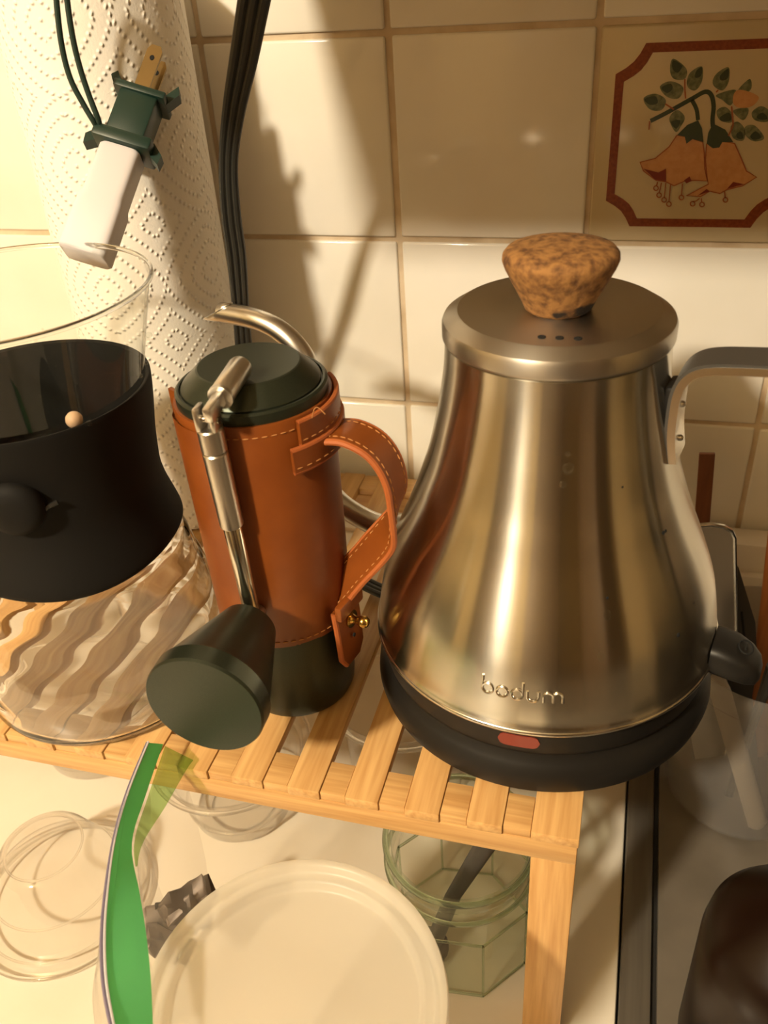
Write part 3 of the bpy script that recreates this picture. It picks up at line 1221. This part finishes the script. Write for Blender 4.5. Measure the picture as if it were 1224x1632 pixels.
# folded keeper at the top of the tab
gp(finish(place(box_bm(-.0014, .0022, -.0098, .0098, -.0040, .0040, .001), basis(Vector((0, 0, 1)), td), tb0+td*.0022+Vector((0, 0, ZS+.0605))), 'strap_keeper', 'leather'))
studp = tb0+td*.0020+tt*.001+Vector((0, 0, ZS+.0505))
bm = lathe_bm([(0, 0), (.0042, 0), (.0043, .0008), (.0025, .0011), (.0016, .0030), (.0022, .0045), (.0030, .0060), (.0030, .0075), (.0020, .0090), (0, .0094)], 24)
place(bm, basis(td+Vector((0, 0, .05))), studp)
o = sub(finish(bm, 'stud', 'brass', angle=50), tab_o)
o['label'] = 'brass ball stud'
bm = bmesh.new()
bmesh.ops.create_cone(bm, cap_ends=True, segments=12, radius1=.0010, radius2=.0010, depth=.0006)
place(bm, basis(td), tb0+td*.0036+Vector((0, 0, ZS+.0420)))
sub(finish(bm, 'punched_hole', 'hole_black'), tab_o)

# ================================================================== CARAFE
CX, CY = -.1090, -.2150
cf = thing('pour_over_carafe', 'glass pour-over carafe with a black rubber collar', 'carafe', (CX, CY, ZS))
cone_o = [(.0468, .1000), (.0448, .1120), (.0446, .1200), (.0452, .1290), (.0478, .1500), (.0512, .1680), (.0602, .2010), (.0610, .2022), (.0608, .2030)]
inner_c = [(.0648, .2029), (.0640, .2010), (.0530, .1680), (.0485, .1500), (.0440, .1290), (.0431, .1200), (.0433, .1120), (.0453, .1000)]
body_o = [(0, .0004), (.0500, .0004), (.0560, .0010), (.0590, .0030), (.0612, .0080), (.0625, .0180), (.0622, .0300), (.0605, .0420), (.0570, .0560), (.0535, .0700), (.0500, .0850)]
body_i = [(.0485, .0850), (.0520, .0700), (.0555, .0560), (.0590, .0420), (.0607, .0300), (.0610, .0180), (.0596, .0085), (.0570, .0045), (.0520, .0028), (.0300, .0024), (0, .0026)]
o = lathe('glass_body', [body_o[0], (.02, .0004), (.04, .0004)]+spline(body_o[1:], 8)+spline(body_i[:-1], 8)+[(.02, .0024), body_i[-1]], 'carafe_glass', cf, seg=160, angle=28)
lathe('glass_cone', spline([(.0492, .0856), (.0480, .0930)]+cone_o[1:-1], 4), 'clear_glass', cf, seg=128, angle=60)
lathe('glass_rim', [(.0610+.0009*math.cos(2*PI*i/12), .2024+.0011*math.sin(2*PI*i/12)) for i in range(13)], 'carafe_glass', cf, seg=128, angle=80)


def interp(pr, z):
    for (ra, za), (rb, zb2) in zip(pr, pr[1:]):
        if za <= z <= zb2:
            return ra+(rb-ra)*(z-za)/max(1e-9, zb2-za)
    return pr[-1][0]


# rippled hand-blown wall
for v in o.data.vertices:
    z = v.co.z
    if z < .095:
        rr_ = math.hypot(v.co.x, v.co.y)
        if rr_ > .045 and .004 < z < .082:
            a_ = math.atan2(v.co.y, v.co.x)
            n1 = mathutils.noise.noise(Vector((math.cos(a_)*2.2, math.sin(a_)*2.2, z*55)))
            n2_ = math.sin(z*2*PI/.017+2.2*mathutils.noise.noise(Vector((math.cos(a_)*3, math.sin(a_)*3, 4))))
            k_ = 1+(.0060*n1+.0028*n2_)*(1 if rr_ > interp(body_o[1:], z)-.0008 else .2)*min(1, (z-.004)/.01)
            v.co.x *= k_
            v.co.y *= k_
sleeve_o = [(.0512, .1605), (.0518, .1597), (.0513, .1535), (.0502, .1450), (.0484, .1330), (.0474, .1220), (.0470, .1130), (.0482, .1040), (.0505, .0950), (.0520, .0890), (.0522, .0860), (.0512, .0842)]
sleeve_i = [(.0506, .0850), (.0505, .0900), (.0478, .1010), (.0458, .1120), (.0456, .1200), (.0464, .1290), (.0482, .1500), (.0497, .1597)]
bm = lathe_bm(spline(sleeve_o, 3)+spline(sleeve_i, 3)+[sleeve_o[0]], 96)
for v in bm.verts:      # the lower hem is a little wavy
    if v.co.z < .10:
        a = math.atan2(v.co.y, v.co.x)
        v.co.z += .0016*math.sin(a*3+1.0)*(.10-v.co.z)/.016
col_o = finish(bm, 'rubber_collar', 'rubber_sleeve', cf)
bp3 = oncyl(22, 812, (CX, CY), .0505)
bn = Vector((bp3.x-CX, bp3.y-CY, 0)).normalized()
bm = lathe_bm([(.0120, -.003), (.0122, 0), (.0112, .0028), (.0080, .0046), (.004, .0052), (0, .0053)], 32)
place(bm, basis(bn), bp3-bn*.0008)
sub(finish(bm, 'collar_button', 'rubber_sleeve', angle=60), col_o, cf)
sl_p = [oncyl(x_, y_, (CX, CY), .0502) for x_, y_ in ((58, 825), (75, 808), (92, 800))]
sub(finish(sweep_bm(sl_p, .0011, 8), 'button_loop', 'black_gloss'), col_o, cf)
mat('bead_beige', (.70, .48, .32), .5)
bdp = oncyl(116, 661, (CX, CY), .0455)
bm = bmesh.new()
bmesh.ops.create_uvsphere(bm, u_segments=16, v_segments=10, radius=.0034)
place(bm, basis(Vector((0, 0, 1))), bdp+Vector((0, 0, -.0022)))
part(finish(bm, 'tie_bead', 'bead_beige'), cf)
# droplets clinging to the inside of the cone
bm = bmesh.new()
for i in range(26):
    a = random.uniform(0, 2*PI)
    z = random.uniform(.135, .178)
    r_ = .0446+(z-.130)*.212+.0003
    s_ = random.uniform(.0006, .0016)
    b2 = bmesh.new()
    bmesh.ops.create_uvsphere(b2, u_segments=8, v_segments=6, radius=s_)
    place(b2, basis(Vector((math.cos(a), math.sin(a), 0))), Vector((r_*math.cos(a), r_*math.sin(a), z)))
    tmp = bpy.data.meshes.new('t')
    b2.to_mesh(tmp)
    b2.free()
    bm.from_mesh(tmp)
    bpy.data.meshes.remove(tmp)
o = finish(bm, 'water_droplets', 'clear_glass', cf, merge=0)
o['kind'] = 'stuff'

# ================================================================== PAPER TOWEL ROLL
TX, TY, TR = -.1400, -.0520, .0470
pt = thing('paper_towel_roll', 'white embossed paper towel roll standing behind the carafe', 'paper towel', (TX, TY, ZS))
bm = bmesh.new()
uvl = bm.loops.layers.uv.new('uv')
seg = 96
prof = [(.019, .0), (TR-.002, .0), (TR, .002), (TR, .10), (TR, .20), (TR, .303), (TR-.002, .305), (.019, .305), (.019, 0)]
rings = [[bm.verts.new((r_*math.cos(2*PI*i/seg), r_*math.sin(2*PI*i/seg), z)) for i in range(seg)] for r_, z in prof]
for a, b, (ra, za), (rb, zb_) in zip(rings, rings[1:], prof, prof[1:]):
    for i in range(seg):
        j = (i+1) % seg
        f = bm.faces.new((a[i], a[j], b[j], b[i]))
        for lp, (uu, vv) in zip(f.loops, ((i, za), (i+1, za), (i+1, zb_), (i, zb_))):
            lp[uvl].uv = (uu/seg*2*PI*TR, vv)
finish(bm, 'paper_sheet', 'paper_towel', pt, merge=0)
lathe('cardboard_core', [(.0175, .001), (.0189, .001), (.0189, .304), (.0175, .304), (.0175, .001)], 'cardboard', pt)
# free edge of the sheet lying on the roll
ea = math.radians(150)
Le = [Vector(((TR+.0004)*math.cos(ea), (TR+.0004)*math.sin(ea), (.003+.299*i/6))) for i in range(7)]
Re = [Vector(((TR+.0006)*math.cos(ea+.12), (TR+.0006)*math.sin(ea+.12), (.003+.299*i/6))) for i in range(7)]
finish(strip_bm(Le, Re, .0004), 'sheet_edge', 'paper_towel', pt)

# ================================================================== POWER CORD (flat, three ribs) from above down behind the grinder
cpx = [(424, -95, .172, 22), (405, 0, .166, 21), (389, 90, .160, 19), (372, 180, .152, 15.5), (364, 260, .146, 13.5), (368, 340, .137, 14.5), (377, 410, .126, 14.5), (384, 500, .110, 12.5), (390, 570, .096, 13), (400, 680, .080, 13)]
cpp = []
for x_, y_, d_, w_ in cpx:
    p = ony(x_, y_, -d_*.70)
    cpp.append((p.x, p.y, p.z, w_/F_PX*(p-CAM).length))
last = cpp[-1]
cpp += [(-.068, -.058, .215, .0046), (-.062, -.080, .182, .0046), (-.040, -.108, .1735, .0046), (-.015, -.122, .1735, .0046), (.006, -.1335, .1735, .0046), (.022, -.1400, .1735, .0046), (.036, -.1420, .1735, .0046)]
cs = spline(cpp, 7)
pc = thing('extension_cord', 'thick black ribbed cord hanging down the tiled wall behind the grinder', 'cord', (cpp[-1][0], cpp[-1][1], ZS))
path = [Vector(p[:3]) for p in cs]
for k_, off in enumerate((-1, 0, 1)):
    pp = []
    rad = []
    n_ = len(path)
    for i in range(n_):
        t = (path[min(i+1, n_-1)]-path[max(i-1, 0)]).normalized()
        vw = (path[i]-CAM).normalized()
        # wide axis: lies along the wall while hanging, level on the shelf
        wv = Vector((1, .15, 0)) if path[i].z > .20 else Vector((.35, 1, 0))
        wv = (wv-t*wv.dot(t)).normalized()
        hw = min(cs[i][3], .0066)
        pp.append(path[i]+wv*off*hw*.66)
        rad.append(hw*.40)
    part(finish(sweep_bm(pp, rad, 10), 'cord_strand', 'cord_black'), pc)

# ================================================================== HANGING PLUG AND CHARGER
Q = lambda x_, y_, t=.412: dep(x_, y_, t)
pB = (Q(115, 408, .404)+Q(156, 412, .404))/2
pT_ = (Q(168, 230, .413)+Q(225, 257, .413))/2
ax = (pT_-pB).normalized()
fx = (Q(225, 257)-Q(168, 230)).normalized()
fx = (fx-ax*fx.dot(ax)).normalized()
M3 = basis(ax, fx)
LB = (pT_-pB).length
ch = thing('usb_charger', 'white plastic charger block plugged into the hanging green plug', 'charger', pB)
hw = .0100
bm = bmesh.new()
secs = [(0, .0104, .0080), (.0012, .0114, .0090), (LB*.47, .0110, .0088), (LB*.53, .0100, .0078), (LB-.0012, .0098, .0076), (LB, .0088, .0068)]
rings = []
for z, wx, wy in secs:
    ring = []
    for k in range(28):
        t = 2*PI*k/28
        c_, s_ = math.cos(t), math.sin(t)
        ring.append(bm.verts.new((wx*abs(c_)**.35*(1 if c_ > 0 else -1), wy*abs(s_)**.35*(1 if s_ > 0 else -1), z)))
    rings.append(ring)
for a, b in zip(rings, rings[1:]):
    for k in range(28):
        bm.faces.new((a[k], a[(k+1) % 28], b[(k+1) % 28], b[k]))
bm.faces.new(list(reversed(rings[0])))
bm.faces.new(rings[-1])
place(bm, M3, pB)
part(finish(bm, 'charger_body', 'white_plastic', angle=50), ch)

pg = thing('string_light_plug', 'dark green stackable plug with brass prongs hanging on two thin wires', 'plug', pT_)
Hp = .0268


def pgp(bm, name, m_, **k):
    bmesh.ops.scale(bm, vec=(1.12, 1.12, 1.36), verts=bm.verts)
    return part(finish(place(bm, M3, pT_), name, m_, **k), pg)


pgp(box_bm(-.0125, .0125, -.0085, .0085, .0002, .0050, .0012), 'plug_foot', 'plug_green')
pgp(box_bm(-.0082, .0082, -.0068, .0068, .0045, .0205, .001), 'plug_body', 'plug_green')
pgp(box_bm(-.0112, .0112, -.0080, .0080, .0200, .0228, .0008), 'plug_flange', 'plug_green')
for s_ in (-1, 1):
    bm = bmesh.new()
    poly_prism_bm([Vector((s_*.0112, -.003, .0205)), Vector((s_*.0150, -.003, .0255)), Vector((s_*.0135, -.003, .0285)), Vector((s_*.0085, -.003, .0225))], Vector((0, .006, 0)), bm)
    pgp(bm, 'finger_grip', 'plug_green')
    bm = bmesh.new()
    poly_prism_bm([Vector((s_*.0110, -.003, .0010)), Vector((s_*.0160, -.003, -.0018)), Vector((s_*.0165, -.003, .0018)), Vector((s_*.0118, -.003, .0055))], Vector((0, .006, 0)), bm)
    pgp(bm, 'finger_grip', 'plug_green')
for yy in (-.0060, .0040):
    bm = bmesh.new()
    pts = [(-.0032, .022), (.0032, .022), (.0032, .0375), (.0020, .0395), (-.0020, .0395), (-.0032, .0375)]
    poly_prism_bm([Vector((a_, yy, b_)) for a_, b_ in pts], Vector((0, .0015, 0)), bm)
    pr_ = pgp(bm, 'prong', 'prong_brass')
    sub(pgp(sweep_bm([Vector((0, yy-.0002, .0345)), Vector((0, yy+.0017, .0345))], .0010, 10), 'prong_hole', 'hole_black'), pr_)
for pts in ([(88, -60), (90, 0), (98, 70), (112, 125), (134, 168), (150, 195)], [(102, -60), (107, 0), (116, 60), (128, 110), (143, 155), (157, 192)]):
    pp = spline([Q(x_, y_, .404-.036*(195-y_)/255) for x_, y_ in pts]+[pT_+M3 @ Vector((-.0120, -.002, .0045))], 6)
    part(finish(sweep_bm(pp, .0013, 10), 'wire', 'wire_green'), pg)

# ================================================================== JAR WITH DARK SPOON
JX, JY = .0762, -.2235
jr = thing('glass_jar', 'open glass jar with faceted sides under the front rail of the rack', 'jar', (JX, JY, 0))
bm = bmesh.new()
seg = 96


def jring(r_, z, fac):
    out = []
    for i in range(seg):
        a = 2*PI*i/seg
        # eight-sided below the shoulder
        st_ = PI/4
        aa = ((a+.3) % st_)-st_/2
        k_ = (math.cos(st_/2)/math.cos(aa)) if fac else 1
        rr_ = r_*(1-fac)+r_*k_*1.04*fac
        out.append(bm.verts.new((rr_*math.cos(a), rr_*math.sin(a), z)))
    return out


jp = [(.030, .0006, 1), (.0365, .0010, 1), (.0380, .0040, 1), (.0380, .0500, 1), (.0380, .0540, .6), (.0372, .0600, .1), (.0365, .0680, 0), (.0368, .0690, 0), (.0388, .0700, 0), (.0390, .0735, 0), (.0376, .0750, 0), (.0372, .0780, 0), (.0390, .0800, 0), (.0392, .0860, 0), (.0384, .0888, 0), (.0370, .0892, 0), (.0360, .0885, 0), (.0358, .070, 0)]
rings = [jring(*q) for q in jp]
for a, b in zip(rings, rings[1:]):
    for i in range(seg):
        bm.faces.new((a[i], a[(i+1) % seg], b[(i+1) % seg], b[i]))
bm.faces.new(list(reversed(rings[0])))
finish(bm, 'jar_wall', 'jar_glass', jr, angle=20)
oct_ = [(.0393*math.cos(-.3+k_*PI/4), .0393*math.sin(-.3+k_*PI/4)) for k_ in range(9)]
for z_ in (.0030, .0505):
    finish(sweep_bm([Vector((a_, b_, z_)) for a_, b_ in oct_], .0008, 6), 'facet_edge', 'jar_bead', jr)
for a_, b_ in oct_[:8]:
    finish(sweep_bm([Vector((a_, b_, .0030)), Vector((a_, b_, .0505))], .0006, 6), 'facet_edge', 'jar_bead', jr)
for r_, z_, t_ in ((.0386, .0872, .0016), (.0390, .0716, .0013)):
    lathe('glass_bead', [(r_+t_*math.cos(2*PI*i/10), z_+t_*math.sin(2*PI*i/10)) for i in range(11)], 'jar_bead', jr, seg=96, angle=80)
sp = thing('black_spoon', 'black plastic spoon handle leaning inside the glass jar', 'spoon', (JX-.010, JY-.012, .004))
h0 = onz(722, 1428, .078)
h1 = onz(775, 1345, .118)
hb = h0+(h0-h1).normalized()*.075
if hb.z < .006:
    hb = h0+(h0-h1)*((h0.z-.006)/(h1.z-h0.z))
off = Vector((hb.x-JX, hb.y-JY))
if off.length > .024:
    off *= .024/off.length
    hb.x, hb.y = JX+off.x, JY+off.y
pp = [hb, h0, h1, h1+(h1-h0)*.35]
part(finish(sweep_bm(pp, [.0050, .0042, .0055, .0050], 14, flat=(1, .45), updir=Vector((1, .2, 0))), 'spoon_handle', 'nylon_black'), sp)
bm = bmesh.new()
bmesh.ops.create_uvsphere(bm, u_segments=20, v_segments=12, radius=.0105)
for v in bm.verts:
    v.co.z *= .35
place(bm, basis(Vector((.2, -.7, .7))), hb+Vector((0, 0, .004)))
part(finish(bm, 'spoon_bowl', 'nylon_black'), sp)

# ================================================================== LIDDED TUB IN FRONT
c_t = onz(475, 1545, .15)
TBX, TBY = .0378, -.3490
tb = thing('deli_tub', 'large milky round plastic tub with its lid in front of the rack', 'tub', (TBX, TBY, 0))
lathe('tub_wall', [(0, .0008), (.044, .0008), (.0455, .0025), (.0545, .138), (.0540, .138), (.0450, .003), (0, .0014)], 'milky_wall', tb, seg=96)
lathe('lid', [(.0552, .1395), (.0572, .1390), (.0584, .1400), (.0586, .1470), (.0580, .1495), (.0565, .1500), (.0548, .1492), (.0540, .1470), (.0528, .1462), (.0505, .1466), (.0490, .1455), (.0484, .1430), (.0470, .1422), (.0200, .1418), (0, .1418)], 'milky_plastic', tb, seg=128, angle=50)

# ================================================================== CLEAR PLASTIC CONTAINERS UNDER THE RACK
CLG = 'clear plastic containers under the rack'


def interp2(pr, r):
    for (ra, za), (rb, zb2) in zip(pr, pr[1:]):
        if ra <= r <= rb:
            return za+(zb2-za)*(r-ra)/max(1e-9, rb-ra)
    return pr[-1][1]


def clear_bowl(name, x_, y_, z_, R, h, label, cat, inner=.5, flip=False):
    o = thing(name, label, cat, (x_, y_, z_), CLG)
    pr_ = [(0, .0004), (R*inner*.92, .0004), (R*inner, .0016), (R*inner*1.06, .004), (R*.82, h*.80), (R*.90, h*.86), (R*.92, h*.97), (R*.97, h), (R, h*.985), (R*1.005, h*.93)]
    if flip:
        pr_ = [(r_, h-z) for r_, z in pr_]
    lathe('bowl_wall', pr_, 'clear_plastic', o, seg=80, angle=30)
    for k_ in (.42, .70, .88):
        rk_, zk_ = R*k_, interp2(pr_, R*k_)
        lathe('ring_ridge', [(rk_+.0007*math.cos(2*PI*i/8), zk_+.0007*math.sin(2*PI*i/8)) for i in range(9)], 'carafe_glass', o, seg=72, angle=80)
    lathe('rim_bead', [(R*1.005+.0012*math.cos(2*PI*i/10), (h*.95 if not flip else h*.05+.0006)+.0012*math.sin(2*PI*i/10)) for i in range(11)], 'carafe_glass', o, seg=80, angle=80)
    return o


clear_bowl('clear_cup', -.163, -.256, 0, .052, .050, 'clear round plastic cup turned upside down beside the zip bag', 'cup', .5, True)
clear_bowl('clear_cup', -.205, -.140, 0, .056, .062, 'clear round plastic cup standing under the carafe end of the rack', 'cup', .62)
clear_bowl('clear_cup', -.082, -.168, 0, .050, .058, 'clear round plastic cup standing under the grinder', 'cup', .62)
clear_bowl('clear_cup', .020, -.120, 0, .050, .085, 'clear round plastic cup standing behind the glass jar', 'cup', .7)
# ================================================================== ZIP BAG WITH GREEN STRIP
zb_ = thing('zip_bag', 'clear zip bag with a green zipper strip leaning before the rack', 'bag', (-.045, -.325, 0))
ed = spline([onz(235, 1184, .186), onz(203, 1262, .184), onz(181, 1340, .181), onz(167, 1430, .178), onz(162, 1500, .176), onz(165, 1570, .174), onz(178, 1640, .172), onz(183, 1662, .1715)], 5)
e2 = spline([onz(259, 1186, .178), onz(231, 1268, .175), onz(209, 1345, .172), onz(222, 1425, .168), onz(233, 1495, .165), onz(240, 1565, .163), onz(243, 1640, .161), onz(244, 1662, .1608)], 5)
ed = [Vector(p) for p in ed]
e2 = [Vector(p) for p in e2]
part(finish(strip_bm(ed, e2, .0007), 'zipper_strip', 'zip_green', angle=60), zb_)
part(finish(sweep_bm(ed, .0008, 8), 'zipper_rib', 'zip_purple'), zb_)
ed_in = [a*.93+b*.07 for a, b in zip(ed, e2)]
part(finish(sweep_bm([p+Vector((0, 0, .0008)) for p in ed_in], .0006, 6), 'zipper_rib', 'white_plastic'), zb_)
# second lip of the zipper, a thin see-through green
n_e = 13
l1 = [p+Vector((.001, 0, -.0012)) for p in e2[:n_e]]
l2 = [p+Vector((.0125*(1-i/12.5), .0005, -.007*(1-i/12.5))) for i, p in enumerate(l1)]
part(finish(strip_bm(l1, l2, .0004), 'zipper_lip', 'zip_green_thin', angle=60), zb_)
# film: left sheet and right sheet fall from the zipper to the counter
for nm, src, sgn in (('film_sheet', ed, -1), ('film_sheet', e2, 1)):
    bm = bmesh.new()
    rows = []
    nr = 14
    for j in range(nr+1):
        t = j/nr
        row = []
        for i, p in enumerate(src):
            z = p.z*(1-t)+.0015*t
            s_ = i/(len(src)-1)
            bulge = (.014*math.sin(PI*min(1, t*1.15)) if sgn < 0 else .010*math.sin(PI*t)*(1-s_*.9))
            wr = .0022*math.sin(t*9+s_*7+sgn)+.0016*mathutils.noise.noise(Vector((s_*7, t*6, sgn*3)))
            drift = (-.012*t if sgn < 0 else -.010*t-.030*min(1, t*7)*max(0, s_-.3)/.7)
            row.append(bm.verts.new((p.x+sgn*bulge+wr+drift, p.y+.004*math.sin(t*5+s_*3), z)))
        rows.append(row)
    for a, b in zip(rows, rows[1:]):
        for i in range(len(src)-1):
            bm.faces.new((a[i], a[i+1], b[i+1], b[i]))
    part(finish(bm, nm, 'film', angle=80), zb_)
# dark wrapped pieces lying in the bag
for i, (px, py, z, s_, rz) in enumerate(((265, 1470, .055, .017, .5), (292, 1440, .060, .014, 1.1), (255, 1500, .050, .013, .2))):
    p = onz(px, py, z)
    o = thing('wrapped_snack', ['dark brown wrapped piece with a folded end inside the zip bag', 'small dark wrapped piece on top inside the zip bag', 'small dark wrapped piece tucked against the green strip'][i], 'wrapper', p)
    o.rotation_euler = (.5, .3*i, rz)
    bm = box_bm(-s_, s_, -s_*.5, s_*.5, -.004, .004, .002)
    bmesh.ops.subdivide_edges(bm, edges=list(bm.edges), cuts=3, use_grid_fill=True)
    for v in bm.verts:
        v.co += Vector((.003*mathutils.noise.noise(v.co*130+Vector((5, 0, 0))), .003*mathutils.noise.noise(v.co*130), .006*mathutils.noise.noise(v.co*150)))
    finish(bm, 'wrapper_body', 'dark_foil', o)
    bm = strip_bm([Vector((s_, -s_*.45, 0)), Vector((s_*1.25, -s_*.5, .002)), Vector((s_*1.4, -s_*.45, -.001))], [Vector((s_, s_*.45, 0)), Vector((s_*1.25, s_*.5, -.001)), Vector((s_*1.4, s_*.45, .002))], .0006)
    finish(bm, 'wrapper_fin', 'dark_foil', o)

# ================================================================== UTENSIL TUB ON THE STOVE
UX, UY, UZ = .2325, -.0860, .0032
ut = thing('utensil_tub', 'cloudy plastic tub holding cooking utensils on the stove', 'tub', (UX, UY, UZ))
lathe('tub_wall', [(0, .0008), (.0430, .0008), (.0448, .0025), (.0500, .105), (.0512, .106), (.0522, .110), (.0525, .1215), (.0518, .1230), (.0505, .1232), (.0498, .1210), (.0492, .106), (.0440, .003), (0, .0014)], 'tub_plastic', ut, seg=96)


def utensil(name, label, cat, base, tip):
    o = thing(name, label, cat, base)
    return o, (Vector(tip)-Vector(base))


# flat brown stick
b_, t_ = Vector((.200, -.062, .008)), ony(1127, 722, -.052)
o, d_ = utensil('wooden_stick', 'flat dark brown wooden stick standing upright in the utensil tub', 'stick', b_, t_)
bm = place(box_bm(-.0042, .0042, -.0013, .0013, 0, d_.length, .0005), basis(d_, Vector((1, 0, 0))), b_)
part(finish(bm, 'stick_blade', 'stick_wood'), o)
# steel turner with a rolled rim
b_ = Vector((.2150, -.0900, .008))
t_ = ony(1112, 837, -.085)
o, d_ = utensil('steel_turner', 'flat steel turner with a rounded rim leaning toward the kettle', 'turner', b_, t_)
M_ = basis(d_, Vector((1, .25, 0)))
Lh = d_.length
out = []
for i in range(9):
    a = PI*i/8
    out.append((.019*math.cos(a)*1.0, Lh-.012+.012*math.sin(a)))
shape = [(.010, .02), (.0185, Lh-.09)]+[(x_, z) for x_, z in out]+[(-.0185, Lh-.09), (-.010, .02)]
bm = bmesh.new()
poly_prism_bm([Vector((x_, -.0004, z)) for x_, z in shape], Vector((0, .0008, 0)), bm)
part(finish(place(bm, M_, b_), 'turner_plate', 'satin_steel'), o)
bm = sweep_bm([Vector((x_, 0, z)) for x_, z in shape], .0013, 8)
part(finish(place(bm, M_, b_), 'turner_rim', 'polished_steel'), o)
# black nylon spatula
b_ = Vector((.2400, -.0980, .008))
t_ = ony(1157, 893, -.075)
o, d_ = utensil('nylon_spatula', 'dark nylon spatula leaning behind the steel turner', 'spatula', b_, t_)
M_ = basis(d_, Vector((1, .2, 0)))
Lh = d_.length
shape = [(.005, 0), (.006, Lh*.45), (.011, Lh*.58), (.012, Lh*.75), (.006, Lh*.97), (0, Lh), (-.006, Lh*.9), (-.008, Lh*.6), (-.006, Lh*.45), (-.005, 0)]
bm = bmesh.new()
poly_prism_bm([Vector((x_, -.0012, z)) for x_, z in shape], Vector((0, .0024, 0)), bm)
part(finish(place(bm, M_, b_), 'spatula_blade', 'nylon_black'), o)
for k_ in (-.003, .001, .005):
    bm = sweep_bm([Vector((k_, -.0014, Lh*.6)), Vector((k_, -.0014, Lh*.8))], .0007, 6)
    part(finish(place(bm, M_, b_), 'spatula_slot', 'hole_black'), o)
# wooden spoon
b_ = Vector((.2420, -.0620, .008))
t_ = ony(1252, 790, -.060)
o, d_ = utensil('wooden_spatula', 'orange brown wooden spatula standing tallest in the utensil tub', 'spatula', b_, t_)
Lh = d_.length
prs = [(0, .0100), (Lh*.18, .0110), (Lh*.34, .0066), (Lh*.6, .0062), (Lh*.9, .0068), (Lh*1.03, .0066), (Lh*1.06, .0030)]
pp = spline([(0, 0, z, r_) for z, r_ in prs], 4)
bm = sweep_bm([Vector(p[:3]) for p in pp], [max(.002, p[3]) for p in pp], 16, flat=(1, .42), updir=Vector((1, 0, 0)))
part(finish(place(bm, basis(d_, Vector((1, .1, 0))), b_), 'spatula_body', 'wood_spoon', angle=60), o)
# white plastic handle seen through the tub
p0 = Vector((.2420, -.1220, .008))
p1 = Vector((.2030, -.1040, .112))
o, d_ = utensil('white_scraper', 'white plastic scraper handle showing through the tub wall', 'scraper', p0, p1)
part(finish(sweep_bm([p0, p0*.97+p1*.03, p1*.9+p0*.1, p1], [.003, .0062, .0062, .004], 14, flat=(1, .5), updir=Vector((1, .5, .3))), 'scraper_handle', 'scraper_plastic'), o)
# dark forks / whisk wires
p0 = Vector((.2250, -.100, .008))
p1 = onz(1232, 1068, .135)
o, d_ = utensil('black_tongs', 'thin black tong arms crossing inside the utensil tub', 'tongs', p0, p1)
for k_ in (0, .006):
    q1 = p1+Vector((0, k_, -.4*k_))
    part(finish(sweep_bm([p0+Vector((k_*.3, 0, 0)), q1], [.0022, .0026], 10), 'tong_arm', 'nylon_black'), o)

# ================================================================== DARK BOTTLE NEAR THE CAMERA ON THE STOVE
bt = thing('amber_bottle', 'dark amber glass bottle standing on the stove near the utensil tub', 'bottle', (.2330, -.2550, .0032))
lathe('bottle_glass', [(0, .0005), (.036, .0005), (.0390, .003), (.0400, .008), (.0400, .088), (.0385, .099), (.0330, .108), (.0230, .117), (.0165, .123), (.0155, .140), (0, .140)], 'amber_bottle', bt, seg=64)
lathe('bottle_cap', [(.0157, .128), (.0170, .128), (.0178, .1285), (.0178, .148), (.0165, .150), (0, .150)], 'black_plastic', bt, seg=48)
bm = lathe_bm([(.0402, .012), (.0404, .012), (.0404, .066), (.0402, .066)], 40, ang0=math.radians(-105), ang1=math.radians(30))  # opaque brown band painted on as light showing through amber glass
o = finish(bm, 'through_light_patch', 'amber_through_light', bt)

# ================================================================== UNSEEN POT ADDED ALONG THE STOVE (darkens what the kettle's right flank mirrors)
sp_ = thing('reflection_pot', 'unseen black pot added right of the kettle to darken its reflection', 'pot', (.460, -.170, .0032))
lathe('pot_wall', [(0, .0005), (.118, .0005), (.124, .004), (.126, .012), (.126, .205), (.129, .208), (.129, .211), (.1225, .211), (.1225, .010), (0, .008)], 'black_plastic', sp_, seg=80)
for sg in (-1, 1):
    bm = sweep_bm(spline([Vector((-.03, sg*.120, .175)), Vector((-.028, sg*.150, .178)), Vector((0, sg*.158, .180)), Vector((.028, sg*.150, .178)), Vector((.03, sg*.120, .175))], 5), .005, 10)
    finish(bm, 'pot_handle', 'black_plastic', sp_)
